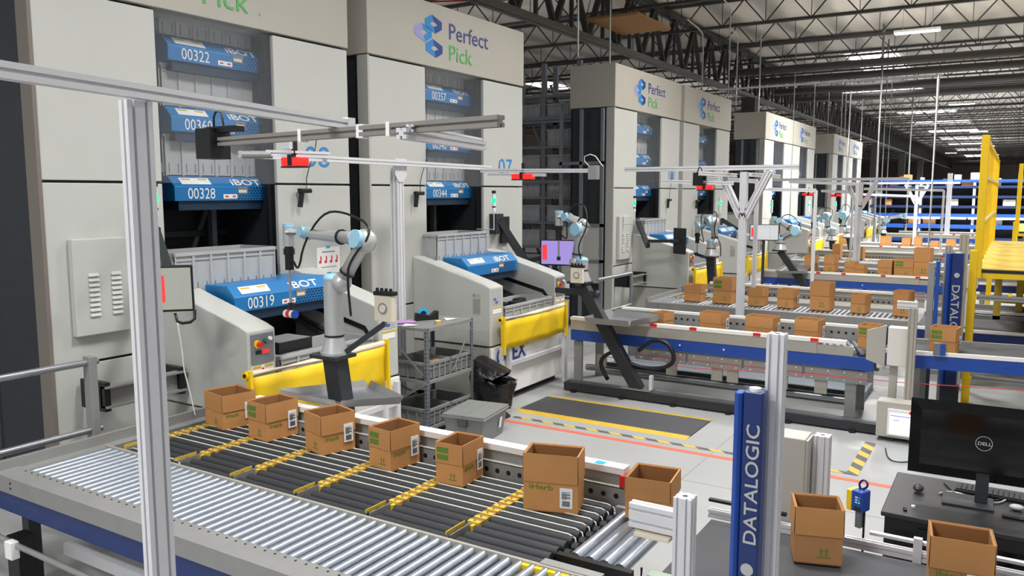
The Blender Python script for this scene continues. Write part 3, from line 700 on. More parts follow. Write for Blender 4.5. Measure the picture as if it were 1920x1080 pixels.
for i, (xl, xr, h) in enumerate([(-4.78, -4.48, .28), (-4.28, -3.95, .43), (-3.68, -3.45, .3), (-3.21, -2.95, .3), (-2.7, -2.4, .45), (-2.09, -1.88, .29), (-1.49, -1.27, .38)]):
    nm = ['leftmost', 'second, a tall one', 'third, small and beside the frame post', 'fourth with a white label', 'tallest with green arrows', 'sixth, slim', 'rightmost'][i]
    carton((xl, 13.42), (xr, 13.38), .26, h, 'brown carton on the conveyor before the third tower, %s' % nm, GB_, z=.803, herb=None, ship=i in (0, 3), arrows=i > 0, stamp=i == 1, full=False)
GC = 'cartons on the second blue railed conveyor'
for i, (p, h) in enumerate([((1508, 1526, 508), .36), ((1583, 1602, 508), .26), ((1602, 1619, 508), .2), ((1645, 1672, 508), .32), ((1676, 1712, 509), .36), ((1712, 1744, 509), .62), ((1545, 1564, 503), .38)]):
    a = at(p[0], p[2], y=19.3); b = at(p[1], p[2], y=19.3)
    carton((a.x, 19.3), (b.x, 19.28), .35, h, 'carton on the second blue railed conveyor, %s' % ['leftmost', 'second', 'third', 'fourth', 'fifth with a green stamp', 'tallest, near the right end', 'small one behind the tall frame post'][i], GC, z=.865, herb=None, ship=i == 0, arrows=i > 2, stamp=i == 4, full=False)
GD = 'cartons on the farther conveyors'
for i, (l, r, b, t_, Yy) in enumerate([(1649, 1668, 470, 452, 28.6), (1690, 1706, 466, 450, 28.6), (1712, 1726, 470, 452, 28.6), (1744, 1758, 468, 456, 28.6), (1773, 1790, 468, 452, 28.6), (1572, 1590, 472, 455, 28.6), (1606, 1618, 474, 460, 24.2), (1560, 1575, 480, 462, 24.2)]):
    a = at(l, b, y=Yy); c = at(r, b, y=Yy); zt = at(l, t_, y=Yy).z
    carton((a.x, Yy), (c.x, Yy-.01), .3, max(.25, zt-a.z+.12), 'small brown carton on a far conveyor, %s' % ['first right of the far frame post', 'second right of the far frame post', 'third right of the far frame post', 'fourth toward the yellow gate', 'fifth and nearest the yellow gate', 'left of the far frame post', 'just left of the tall post foot', 'beside the yellow far curtain'][i], GD, z=.83, herb=None, ship=False, arrows=False, flaps=False, full=False)

# ------------------------------------------------------------------ blue railed conveyors beyond the mats
def railed(dx, dy, label, xr=-1.28):
    t = thing('roller_conveyor', label, 'conveyor', (-3.2, 10.3, 0)); x0 = -5.12
    W(M().box(x0, xr-.6, 9.83, 9.86, .79, .925, 'conv_tan').box(x0, xr-.2, 9.845, 9.86, .79, .90, 'conv_tan'), 'side_plate', t)
    m = M().box(x0, xr-.28, 9.82, 9.92, .925, .965, 'white_gloss')
    for xx in (-3.42, -2.62, -1.95, -3.95): m.box(xx, xx+.09, 9.815, 9.85, .93, .967, 'red')
    W(m, 'white_cap', t)
    m = M().box(x0, xr+.02, 9.84, 9.88, .64, .79, 'royal')
    for xx in (-3.55, -2.98): m.disc((xx, 9.84, .72), -Y, .012, 'white', .003)
    W(m, 'blue_rail', t)
    r0 = None
    for i in range(46):
        xx = -5.0+i*.08
        if xx > xr: break
        if r0 is None: r0 = W(M().cyl((xx, 9.93, .83), (xx-.2, 10.6, .83), .025, 'zinc', 10), 'roller', t)
        else: inst(r0, t, V(r0.location)+V((i*.08, 0, 0)))
    m = M().box(x0+.4, xr, 10.64, 10.65, .80, 1.0, 'rail_grey').box(x0+.4, xr, 10.64, 10.72, 1.0, 1.03, 'white_gloss')
    xx = x0+.45
    while xx < xr: m.disc((xx, 10.6395, .93), -Y, .017, 'black', .002, 8); xx += .085
    W(m, 'guide_rail', t)
    W(M().box(x0, xr, 9.88, 10.64, .70, .76, 'rack_dark'), 'bed', t)
    for i in range(4):
        a = x0+.95+i*.72; m = M().box(a, a+.69, 9.87, 9.9, .47, .62, 'rail_grey')
        for q in range(4): m.disc((a+.08+q*.18, 9.87, .59), -Y, .008, 'white', .003); m.disc((a+.08+q*.18, 9.87, .50), -Y, .008, 'white', .003)
        m.box(a, a+.69, 9.866, 9.87, .535, .541, 'red'); W(m, 'drive_cover', t)
    for a in (-4.75, -3.75, -3.15, -2.95, -2.35, -1.9): W(M().box(a, a+.14, 9.9, 9.93, .30, .47, 'conv_tan'), 'hanger_plate', t)
    for a in (x0+.02, xr-.28):
        for y in (9.92, 10.6):
            m = M().box(a, a+.12, y-.02, y+.02, 0, .62, 'rail_grey')
            if a > -3: m.add([(a-.06, y-.021, .64), (a+.18, y-.021, .64), (a+.12, y-.021, .5), (a, y-.021, .5)], [(0, 1, 2, 3)], 'rail_grey')
            W(m, 'leg', t)
    t.location = V(t.location)+V((dx, dy, 0)); return t
A1 = railed(0, 0, 'blue railed roller conveyor beyond the floor mat with drive covers below')
A2 = dup(A1, V(A1.location)+V((.25, 9.1, -.06)), 'second blue railed conveyor beyond the cartons of the third tower')
A3 = dup(A1, V(A1.location)+V((.3, 18.6, 0)), 'third blue railed conveyor far down the hall')
A4 = dup(A1, V(A1.location)+V((.5, 28, 0)), 'farthest blue railed conveyor before the racking')
# silver pipe and robot track on the floor
def track(dy, lab1, lab2):
    t = thing('robot_track', lab1, 'track', (-3.1, 9.6+dy, 0))
    M().box(-1.95, 3.6, -.09, .09, .02, .12, 'post_dark').build('beam', t)
    M().box(-1.9, 3.6, -.03, -.02, .12, .13, 'steel').box(-1.9, 3.6, .02, .03, .12, .13, 'steel').build('guide', t)
    for x in (-1.8, -1.1, -.4, .3, 1.0, 1.7, 2.4): M().cyl((x, -.1, 0), (x, -.1, .03), .04, 'black', 10).build('foot', t)
    tag(M().cyl((-5.05, 10.2+dy, .2), (-1.6, 10.2+dy, .2), .045, 'steel', 14).build('air_pipe'), lab2, 'pipe')
track(0, 'dark floor track carrying the leaning robot post beside the mat', 'long silver pipe low under the blue railed conveyor')
# right hand extension conveyors
def ext(p0, p1, w, label, blue='royal', zt=.9):
    t = thing('belt_conveyor', label, 'conveyor', (p0[0], p0[1], 0)); a = V(p0); b = V(p1); d = b-a; L = d.length
    m = M(); m.bar((0, 0, a.z), (d.x, 0, b.z), .04, .14, blue, (0, 0, 1)); m.build('blue_rail', t)
    M().bar((0, -.01, a.z+.10), (d.x, -.01, b.z+.10), .04, .04, 'white_gloss').build('side_rail', t)
    M().bar((0, w/2, a.z+.06), (d.x, w/2, b.z+.06), w-.1, .03, 'mat_black').build('belt', t)
    M().bar((0, w, a.z+.03), (d.x, w, b.z+.03), .04, .2, 'rail_grey').build('far_rail', t)
    for q in (.1, .9):
        for yy in (0.03, w): M().box(d.x*q-.04, d.x*q+.04, yy-.02, yy+.02, 0, a.z-.05, 'rail_grey').build('leg', t)
    return t
ext((-1.2, 9.9, .79), (2.5, 9.9, .88), .8, 'rising belt conveyor with bright blue rail behind the black monitor')
ext((-1.15, 13.0, .62), (4, 12.9, .66), 1.6, 'belt conveyor with dark blue rail behind the yellow post', 'navy')
ext((-1.1, 15.2, .62), (5, 15.2, .66), .8, 'narrow belt conveyor with dark blue rail seen through the yellow frame', 'navy')
ext((-1.2, 19.2, .70), (6, 19.2, .74), .9, 'farther belt conveyor with blue rail under the yellow walkway', 'navy')
ext((-1.0, 24.0, .70), (7, 24.0, .74), .9, 'far belt conveyor with blue rail toward the racking', 'royal')
t = thing('floor_shade_slab', 'low slate grey slab added as the shaded floor under and behind the blue railed conveyor', 'floor shade', (-3.2, 11.4, 0))  # slab added where the floor under the conveyor lies in shade
M().box(-1.9, 1.7, -.55, .36, 0, .10, 'slate').box(-1.9, 1.7, -.6, -.55, 0, .16, 'rack_dark').build('shade_slab', t); M().box(-1.9, 1.7, .36, .40, 0, .3, 'rack_steel').build('shade_slab_back', t)
# red cord along the middle conveyor
tag(M().tube([at(1130, 668, y=9.75), at(1300, 690, y=9.75), at(1560, 705, y=9.75), at(1700, 718, y=9.75), at(1920, 732, y=9.75)], .004, 'red', 5).build('red_cord'), 'thin red pull cord strung along the blue railed conveyor', 'cord')

# ------------------------------------------------------------------ yellow curtains in front of the stations
def barrier(y0, y1, label, x=-5.31, drop=.36, z=1.14):
    t = thing('safety_curtain', label, 'safety curtain', (x, y0, 0)); L = y1-y0
    M().tube([(0, 0, z), (.0, L*.5, z-.012), (0, L, z)], .032, 'cream', 12).build('roller', t)
    m = M(); n = 14; vs = []
    for i in range(n+1):
        y = .02+(L-.04)*i/n
        for j in range(5):
            zz = z-.02-drop*j/4; vs.append((.030+.012*sin(i*1.1+j*.8)-.02*sin(pi*i/n)*j/4, y, zz-(.012*sin(pi*i/n))))
    fs = [(i*5+j, i*5+j+1, (i+1)*5+j+1, (i+1)*5+j) for i in range(n) for j in range(4)]
    o = m.add(vs, fs, 'yellow_cloth', True).build('curtain', t); sd = o.modifiers.new('thick', 'SOLIDIFY'); sd.thickness = .004
    for yy in (-.01, L+.01):
        M().prism([(yy-.015, z+.04), (yy+.015, z+.04), (yy+.03, z-drop-.08), (yy-.005, z-drop-.08)], 'x', .0, .05, 'yellow').cyl((0, yy-.03, z), (0, yy+.03, z), .035, 'yellow', 12).cyl((0, yy-.035, z), (0, yy-.03, z), .018, 'black', 8).build('end_bracket', t)
        M().box(-.02, .02, yy-.02, yy+.02, 0, z-drop+.02, 'alu').build('post', t)
    return t
Q = barrier(4.45, 6.15, 'yellow roller curtain in front of the nearest pick station, behind the robot post', drop=.40, z=1.16)
barrier(8.36, 9.98, z=1.10, label= 'yellow roller curtain on the front of the pick station with blue lettering')
for i, y in enumerate((15.4, 19.1, 26.2, 29.9, 37.1, 40.7)):
    dup(Q, (-5.31, y, 0), 'small yellow roller curtain %s' % ('of the third tower, behind the cartons', 'of the fourth tower, right of the frame post', 'of the fifth tower', 'of the sixth tower', 'of the seventh tower', 'of the farthest tower')[i])

# ------------------------------------------------------------------ robot arms
def robot(label, foot, head, P, R=.075, bracket=None):
    """P: list of joints as (point, radius); last three are wrist, tool top, tool tip"""
    foot = V(foot); head = V(head); t = thing('picking_robot', label, 'robot arm', foot)
    W(M().bar(foot, head, .15, .13, 'post_dark', (0, 1, 0)).box(head.x-.16, head.x+.12, head.y-.12, head.y+.12, head.z-.01, head.z+.02, 'post_dark'), 'post', t, bevel=.006)
    W(M().box(foot.x-.2, foot.x+.2, foot.y-.09, foot.y+.09, foot.z-.0, foot.z+.02, 'steel').box(foot.x+.16, foot.x+.2, foot.y-.03, foot.y+.03, foot.z+.02, foot.z+.2, 'alu'), 'foot_plate', t)
    s, el, fa, w1, w2, tip = [V(p) for p in P]
    h = head+V((0, 0, .02)); sh = V((h.x, h.y, s.z))
    m = M().cyl(h, h+Z*.02, R*1.5, 'robot', 18).cyl(h+Z*.02, h+Z*.14, R*1.4, 'robot', 18, R*.95).cyl(h+Z*.15, V((h.x, h.y, s.z+R*.2)), R, 'robot', 18)
    m.cyl(h+Z*.14, h+Z*.155, R*1.03, 'black', 18)
    d = (el-s).normalized()
    m.sph(s, R*1.05, 'robot').tube([s, s.lerp(el, .12), s.lerp(el, .9), el], [R*.8, R*.74, R*.72, R*.9], 'robot', 14)
    m.sph(el, R*1.25, 'robot'); d2 = (w1-fa).normalized()
    m.tube([el, fa, fa+d2*.03, w1-d2*.02, w1], [R*1.1, R*.95, R*.66, R*.58, R*.62], 'robot', 14)
    m.sph(w1, R*.72, 'robot').tube([w1, V((w2.x, w2.y, w1.z))], R*.6, 'robot', 12)
    m.cyl((w2.x, w2.y, w1.z+R*.7), (w2.x, w2.y, w1.z-.12), R*.62, 'robot', 14)
    W(m, 'arm_body', t)
    W(M().sph((h.x, h.y, s.z+R*.35), R*1.06, 'robot_cap', 16, 8, (1, 1, .55)), 'joint_cap', t)
    n = d.cross(d2); n = n.normalized() if n.length > .05 else -Y
    if n.y > 0: n = -n
    W(M().cyl(el+n*R*.8, el+n*R*1.35, R*.95, 'robot_cap', 16), 'joint_cap', t)
    W(M().cyl(w1+n*R*.3, w1+n*R*.9, R*.62, 'robot_cap', 14).cyl(w1-d2*.05, w1-d2*.01, R*.74, 'robot_cap', 14), 'joint_cap', t)
    W(M().cyl((w2.x, w2.y, w1.z+R*.55), (w2.x, w2.y, w1.z+R*.95), R*.66, 'robot_cap', 14), 'joint_cap', t)
    m = M(); z1 = w1.z-.12
    m.cyl((w2.x, w2.y, z1), (w2.x, w2.y, z1-.2), R*.5, 'black', 12).cyl((w2.x, w2.y, z1-.02), (w2.x, w2.y, z1-.07), R*.64, 'black', 12).cyl((w2.x, w2.y, z1-.2), (w2.x, w2.y, tip.z+.05), R*.16, 'steel', 8)
    m.cyl((w2.x, w2.y, tip.z), (w2.x, w2.y, tip.z+.05), R*.3, 'black', 10)
    W(m, 'suction_tool', t)
    a = s.lerp(el, .5)+n*R; c = el+(el-w1).normalized()*R*2+Z*R*1.5; mid = fa.lerp(w1, .45)+Z*R*2.4
    pts = [s+V((.12, -.03, -.25)), s+V((.12, -.06, .02)), a+V((.06, -.02, 0)), c, mid+V((.12, 0, .02)), mid-V((.1, 0, 0)), w1+V((.0, -.03, -.08)), V((w2.x+.16, w2.y-.05, z1-.2)), V((w2.x+.05, w2.y, z1-.13))]
    W(M().tube(pts, .0095, 'cable', 8, sub=2), 'cable', t)
    m = M()
    for q in (s.lerp(el, .25), s.lerp(el, .85), fa.lerp(w1, .25)): 
        dd = (el-s).normalized() if q != fa.lerp(w1, .25) else d2
        m.cyl(q-dd*.008, q+dd*.008, R*.82, 'black', 14)
    W(m, 'cable_clamp', t)
    if bracket:
        b = V(bracket); m = M().bar(h-Z*.05, b-Z*.12, .05, .04, 'rack_dark').box(b.x-.085, b.x+.085, b.y-.02, b.y+.03, b.z-.1, b.z+.1, 'cream').box(b.x-.09, b.x+.09, b.y-.025, b.y+.05, b.z+.1, b.z+.13, 'black')
        for k in range(4): m.cyl((b.x-.07+k*.045, b.y, b.z+.13), (b.x-.07+k*.045, b.y, b.z+.155), .012, 'black', 8)
        m.cyl((b.x, b.y-.021, b.z), (b.x, b.y-.026, b.z), .045, 'steel', 14).cyl((b.x, b.y-.026, b.z), (b.x, b.y-.03, b.z), .03, 'cream', 14)
        W(m, 'camera_bracket', t)
    return t
yr = 4.62
robot('large silver and pale blue robot arm over the nearest station, on a dark square post', (-4.28, yr, 0.0), at(628, 668, y=yr),
      [at(640, 530, y=yr), at(684, 452, y=yr+.03), at(664, 447, y=yr+.04), at(574, 437, y=4.8), at(541, 437, y=4.85), at(542, 578, y=4.85)], .075, at(721, 578, y=4.75))
y2 = 9.62
robot('silver robot arm on a dark leaning post beside the purple screen', (-4.02, y2, .13), at(1090, 530, y=y2),
      [at(1080, 492, y=y2), at(1088, 430, y=y2), at(1098, 420, y=y2+.02), at(1064, 407, y=y2+.1), at(1048, 406, y=y2+.15), at(1048, 488, y=y2+.15)], .088, at(1082, 516, y=y2-.25))
y3 = 14.9
robot('curled robot arm behind the cartons of the third station, cable looping over it', at(1343, 560, y=y3)*1.0-Z*at(1343, 560, y=y3).z, at(1333, 482, y=y3),
      [at(1341, 455, y=y3), at(1338, 416, y=y3), at(1330, 412, y=y3), at(1316, 425, y=y3+.3), at(1308, 432, y=y3+.35), at(1303, 478, y=y3+.35)], .085)
y4 = 18.8
f4 = at(1496, 540, y=y4)
robot('robot arm with round blue elbow on a leaning black post', (f4.x+.5, y4, .1), at(1463, 470, y=y4),
      [at(1458, 450, y=y4), at(1493, 435, y=y4), at(1486, 431, y=y4+.05), at(1462, 414, y=y4+.1), at(1451, 411, y=y4+.15), at(1451, 440, y=y4+.15)], .10)
y5 = 25.5
robot('distant robot arm pointing its tool down, left of its blue shoulder cap', at(1567, 500, y=y5)-Z*at(1567, 500, y=y5).z, at(1560, 452, y=y5),
      [at(1552, 432, y=y5), at(1551, 406, y=y5), at(1547, 404, y=y5+.05), at(1532, 409, y=y5+.1), at(1525, 410, y=y5+.1), at(1524, 450, y=y5+.1)], .11)
y6 = 28.2
robot('distant upright robot arm with a round pale blue head, beyond the tall post', at(1606, 500, y=y6)-Z*at(1606, 500, y=y6).z, at(1591, 446, y=y6),
      [at(1582, 430, y=y6), at(1586, 405, y=y6), at(1586, 403, y=y6+.05), at(1580, 401, y=y6+.1), at(1577, 402, y=y6+.2), at(1577, 425, y=y6+.2)], .13)
y7 = 36
robot('small far robot arm by the farthest stations', at(1662, 470, y=y7)-Z*at(1662, 470, y=y7).z, at(1655, 438, y=y7),
      [at(1652, 428, y=y7), at(1662, 412, y=y7), at(1660, 410, y=y7), at(1690, 405, y=y7), at(1697, 404, y=y7), at(1697, 425, y=y7)], .12)
# product held by the nearest robot
p = at(543, 582, y=4.85)
tag(M().cyl((p.x-.05, p.y, p.z-.03), (p.x+.05, p.y, p.z-.03), .033, 'white', 14).cyl((p.x+.05, p.y, p.z-.03), (p.x+.075, p.y, p.z-.03), .034, 'royal', 14).cyl((p.x-.02, p.y, p.z-.03), (p.x+.02, p.y, p.z-.03), .0335, 'red', 14, caps=False).build('bottle'), 'white bottle with blue cap held by the nearest robot', 'bottle')
# metal drop trays on the robot posts
def pan(pts, label, h=.07, m='rail_grey'):
    c = sum(pts, V())/4; t = thing('drop_tray', label, 'tray', c)
    q = [p-c for p in pts]; M().add(q+[p-Z*.006 for p in q], [(0, 1, 2, 3), (7, 6, 5, 4)], 'steel').build('tray_floor', t)
    r = M()
    for i in range(4):
        a, b = q[i], q[(i+1) % 4]; o = (a+b).normalized()*.03; o.z = 0
        r.add([a-Z*.01, b-Z*.01, b+o+Z*h, a+o+Z*h], [(0, 1, 2, 3)], m).add([a-Z*.01+o*.05, b-Z*.01+o*.05, b+o*1.1+Z*h, a+o*1.1+Z*h], [(3, 2, 1, 0)], m)
    r.build('tray_wall', t); return t
pan([V((-4.92, 4.46, 1.04)), V((-4.30, 4.45, 1.04)), V((-3.98, 4.78, 1.04)), V((-4.55, 5.05, 1.04))], 'pale metal drop tray round the foot of the nearest robot', .05)
pan([V((-4.62, 9.3, 1.0)), V((-4.02, 9.3, 1.0)), V((-3.9, 9.95, 1.0)), V((-4.6, 10.1, 1.0))], 'bright metal drop tray in front of the leaning robot post', .07)
pan([at(1455, 512, y=18.6), at(1508, 512, y=18.6), at(1524, 497, y=19.3), at(1478, 497, y=19.3)], 'metal drop tray below the robot with the round blue elbow', .05)
t = thing('steel_bar', 'dark bar jutting left from the leaning robot post', 'bar', at(1100, 547, y=9.6))
M().bar((-.45, -.02, 0), (.15, 0, -.02), .07, .07, 'post_dark').build('arm', t); M().sph((.15, 0, -.02), .05, 'post_dark').build('knuckle', t)
# cable chain at the foot of robot 2
tag(M().tube([(-4.45, 9.62, .2), (-4.6, 9.62, .45), (-4.35, 9.64, .62), (-4.15, 9.66, .42), (-3.8, 9.68, .40), (-3.55, 9.7, .5), (-3.62, 9.7, .75), (-3.85, 9.7, .8), (-4.05, 9.68, .62)], .028, 'black', 6, sub=2).build('cable_chain'), 'black cable chain looping round the foot of the leaning robot post', 'cable chain')

# ------------------------------------------------------------------ overhead aluminium frames
t = thing('camera_gantry', 'large slotted aluminium post and beam in the left foreground', 'frame', (-2.44, 1.62, 0))
W(M().alu((-2.44, 1.635, 0), (-2.44, 1.635, 2.955), .045, .09, (0, 1, 0), nh=2), 'post', t)
W(M().alu((-2.20, .78, 2.98), (-2.71, 2.90, 2.98), .045, .045), 'beam', t)
W(M().box(-2.75, -2.68, 2.88, 2.93, 2.94, 3.01, 'white').box(-2.50, -2.46, 1.66, 1.70, 2.83, 2.95, 'rail_grey'), 'end_cap', t)
t = thing('camera_rail', 'dark slotted rail crossing behind the foreground beam with a black box at its left end', 'rail', (-2.6, 2.8, 2.93))
W(M().alu((-3.66, 2.93, 2.93), (-1.68, 2.64, 2.93), .045, .045, m='alu_shaded'), 'rail', t)
W(M().box(-3.76, -3.64, 2.86, 2.99, 2.84, 3.0, 'black').box(-3.72, -3.5, 2.9, 2.97, 2.98, 3.01, 'black').tube([(-3.68, 2.92, 3.0), (-3.68, 2.92, 3.08), (-3.62, 2.92, 3.1), (-3.6, 2.92, 3.0)], .006, 'cable', 6, 1), 'sensor_box', t)
for q in ((-2.5, -2.46, 2.735, 2.80), (-2.92, -2.9, 2.79, 2.86), (-2.3, -2.28, 2.70, 2.77)): W(M().box(q[0], q[1], q[2], q[3], 2.9, 2.96, 'white'), 'clamp', t)
t = thing('camera_rail', 'short pale double slotted rail ending over the window of tower 07', 'rail', (-2.2, 3.1, 2.88))
W(M().alu(at(752, 250, y=2.62), at(905, 274, y=3.5), .045, .045).alu(at(768, 240, y=2.66), at(900, 265, y=3.5), .03, .03), 'rail', t)
def scanner(c, label, w=.28):
    t = thing('scanner_lamp', label, 'scanner', c)
    M().box(-w/2, w/2, -.05, .05, -.035, .03, 'red_glow').build('housing', t, bevel=.01); M().box(-w/2, w/2, -.05, .05, -.045, -.035, 'black').build('base', t)
    M().box(-.02, .02, -.055, .055, -.03, .05, 'black').box(-.015, .015, -.015, .015, .03, .16, 'black').build('strap', t); return t
p = at(553, 303, k=5.9); scanner(p, 'red glowing scanner lamp left of the number 08', .19)
t = thing('camera_rail', 'round grey camera rail carrying the left red scanner lamp', 'rail', p)
W(M().alu(at(500, 287, k=5.9), at(618, 291, k=5.9), .045, .045).bar(at(610, 291, k=5.9), (-5.9, 6.0, 2.985), .03, .03).cyl(at(455, 290, k=5.9), at(510, 290, k=5.9), .028, 'rail_grey').box(p.x-.08, p.x+.0, p.y-.05, p.y+.02, p.z+.09, p.z+.2, 'alu'), 'rail', t)
t = thing('camera_gantry', 'tall slotted aluminium post with gusset plate between the towers 08 and 07', 'frame', (-5.98, 7.2, 0))
W(M().alu((-5.98, 7.2, 0), (-5.98, 7.2, 2.96), .11, .11, (0, 1, 0), nw=2, nh=2, d=.02, g=.014), 'post', t)
W(M().alu((-5.9, 4.95, 3.0), (-5.9, 9.0, 2.98), .06, .06), 'beam', t)
g = M().prism([(7.1, 3.04), (7.3, 3.04), (7.3, 2.86), (7.24, 2.78), (7.16, 2.78), (7.1, 2.86)], 'x', -5.922, -5.915, 'alu')
for yy in (7.14, 7.2, 7.26):
    for zz in (2.9, 3.0): g.disc((-5.915, yy, zz), X, .009, 'white', .003)
W(g, 'gusset', t)
y5_ = 8.5; a = at(902, 320, y=y5_); b = at(1112, 320, y=y5_)
t = thing('camera_rail', 'pale camera rail crossing in front of the storage racks right of tower 07', 'rail', (a.x, y5_, a.z))
W(M().alu(a, b, .045, .045).alu(a+V((.1, 0, -.05)), a.lerp(b, .6)+V((0, 0, -.05)), .035, .035), 'rail', t)
W(M().box(b.x-.04, b.x+.06, y5_-.05, y5_+.05, b.z-.1, b.z+.06, 'rail_grey').tube([b, b+V((-.15, 0, .15)), b+V((.0, 0, .2)), b+V((.12, 0, .05))], .006, 'cable_w', 6, 1), 'camera_head', t)
scanner(at(981, 331, y=8.5), 'red glowing scanner lamp right of the number 07')
def cframe(P0, zt, label, x0, x1, w=.10, braces=True, ya=None):
    t = thing('camera_gantry', label, 'frame', (P0[0], P0[1], 0)); x, y = P0
    W(M().alu((x, y, 0), (x, y, zt-.06), w, w, (0, 1, 0), nw=2, nh=2, d=.035, g=.020), 'post', t)
    W(M().alu((x0, y, zt), (x1, y, zt), .07, .07, d=.015), 'beam', t)
    W(M().alu((x+.1, y-.05, zt-.1), (x+.1, y+1.6, zt-.1), .06, .06, d=.015).alu((x-.25, y-1.2, zt-.1), (x-.25, y+.4, zt-.1), .06, .06, d=.015), 'cross_beam', t)
    if braces:
        W(M().alu((x-.36, y, zt-.05), (x-.03, y, zt-.72), .10, .10, (0, 1, 0), nh=2, nw=2, d=.03, g=.02), 'brace', t); W(M().alu((x+.36, y, zt-.05), (x+.03, y, zt-.72), .10, .10, (0, 1, 0), nh=2, nw=2, d=.03, g=.02), 'brace', t)
    return t
cframe((-3.38, 11.9), 3.02, 'tall aluminium post with splayed braces rising between the two carton conveyors', -5.26, -2.62)
p = at(1322, 351, y=11.0); scanner(p, 'small red scanner lamp left of the splayed frame post', .22)
t = thing('camera_rail', 'camera rail with a black camera, below the beam of the splayed frame', 'rail', p)
W(M().alu(at(1240, 340, y=11.0), at(1375, 344, y=11.0), .05, .05), 'rail', t); W(M().box(p.x-.16, p.x-.02, 10.95, 11.05, p.z+.02, p.z+.2, 'black').tube([p+V((-.12, 0, .2)), p+V((-.08, 0, .3)), p+V((-.04, 0, .2))], .008, 'cable', 6, 1), 'camera', t)
q = at(1607, 500, y=22.2)
cframe((q.x, 22.2), 3.0, 'tall aluminium post with splayed braces beyond the second blue conveyor', at(1450, 350, y=22.2).x, at(1705, 350, y=22.2).x)
q = at(1712, 480, y=32.3); cframe((q.x, 32.3), 3.0, 'far aluminium post with splayed braces before the blue racking', at(1560, 350, y=32.3).x, at(1800, 350, y=32.3).x)
for i, (a, b, yy, lb) in enumerate([((1440, 355), (1530, 357), 17.0, 'white camera rail over the fifth tower stations'), ((1540, 358), (1600, 361), 24.5, 'white camera rail left of the second splayed frame'), ((1620, 354), (1770, 357), 27.0, 'long pale camera rail in front of the blue racking'), ((1600, 364), (1720, 368), 29.0, 'lower pale camera rail in front of the blue racking'), ((1300, 333), (1420, 340), 13.5, 'thin camera rail beyond the first splayed frame'), ((1480, 341), (1608, 345), 20.5, 'thin dark camera rail before the sixth tower')]):
    A = at(*a, y=yy); Bp = at(*b, y=yy); t = thing('camera_rail', lb, 'rail', (A.x, A.y, 0)); W(M().alu(A, Bp, .07, .07), 'rail', t); W(M().alu((Bp.x, Bp.y, 0), Bp, .06, .06), 'support', t)
for i, (px, py, yy) in enumerate([(1516, 364, 21.5), (1567, 366, 25), (1625, 372, 33)]):
    scanner(at(px, py, y=yy), 'tiny red scanner lamp far down the row, %s' % ('left', 'middle', 'right')[i], .3)
# signal lights
def signal(p, label, s=1.):
    t = thing('signal_light', label, 'signal light', p)
    M().cyl((0, 0, -.16*s), (0, 0, .10*s), .024*s, 'white', 12).cyl((0, 0, -.1), (0, 0, -.08), .026, 'black', 12).build('stack', t); M().cyl((0, 0, -.03), (0, 0, .035), .03*s, 'green_glow', 14).build('green_lens', t)
    M().cyl((0, 0, .1), (0, 0, .14), .03, 'black', 12).cyl((0, 0, -.42), (0, 0, -.16), .008, 'alu', 6).cyl((-.30, 0, -.41), (0, 0, -.41), .008, 'alu', 6).build('bracket', t)
for i, (px, py) in enumerate([(290, 372), (926, 376), (1190, 381), (1350, 381), (1447, 384), (1517, 384), (1567, 384)]):
    signal(at(px, py, x=TX0+.30), 'green signal light at the mouth of the %s' % ['nearest tower', 'tower 07', 'third tower', 'fourth tower', 'fifth tower', 'sixth tower', 'seventh tower'][i], 1 if i < 3 else 1.5)
# hand scanners hanging on the tower faces
def hand(px, py, label):
    p = at(px, py, x=TX0+.03); t = thing('hand_scanner', label, 'barcode scanner', p)
    M().box(0, .07, -.07, .09, .0, .05, 'black').build('head', t, bevel=.012); M().bar((.03, -.03, .0), (.03, -.06, -.15), .035, .045, 'black').build('handle', t)
    M().tube([(.02, .05, .05), (.02, .06, .2), (.01, .2, .45), (.0, .25, .62)], .005, 'cable', 6, 1).build('cord', t)
hand(566, 362, 'black hand scanner hanging on the face of the nearest tower'); hand(781, 366, 'black hand scanner hanging on the face of tower 07')
hand(1252, 377, 'small hand scanner on the face of the third tower'); hand(1305, 379, 'small hand scanner on the face of the fourth tower')
# sign taped to the nearest tower
t = thing('paper_sign', 'white paper sign with four red symbols taped to the nearest tower', 'sign', (TX0, 6.72, 1.9))
M().plate((.001, -.18, -.15), Y, Z, .36, .30, 'white', .003).build('sheet', t)
g = M()
for i in range(4): g.plate((.004, -.15+i*.085, -.03), Y, Z, .035, .03, 'red', .001).plate((.004, -.13+i*.085, .0), Y, Z, .018, .05, 'red', .001)
g.plate((.004, -.10, .09), Y, Z, .2, .012, 'ink_soft', .001).plate((.004, -.12, -.08), Y, Z, .24, .008, 'ink_soft', .001); g.build('print', t)
M().plate((.004, -.035, .135), Y, Z, .06, .03, 'tape_blue', .001).build('tape', t); M().plate((.004, -.035, -.165), Y, Z, .07, .03, 'tape_blue', .001).build('tape', t)

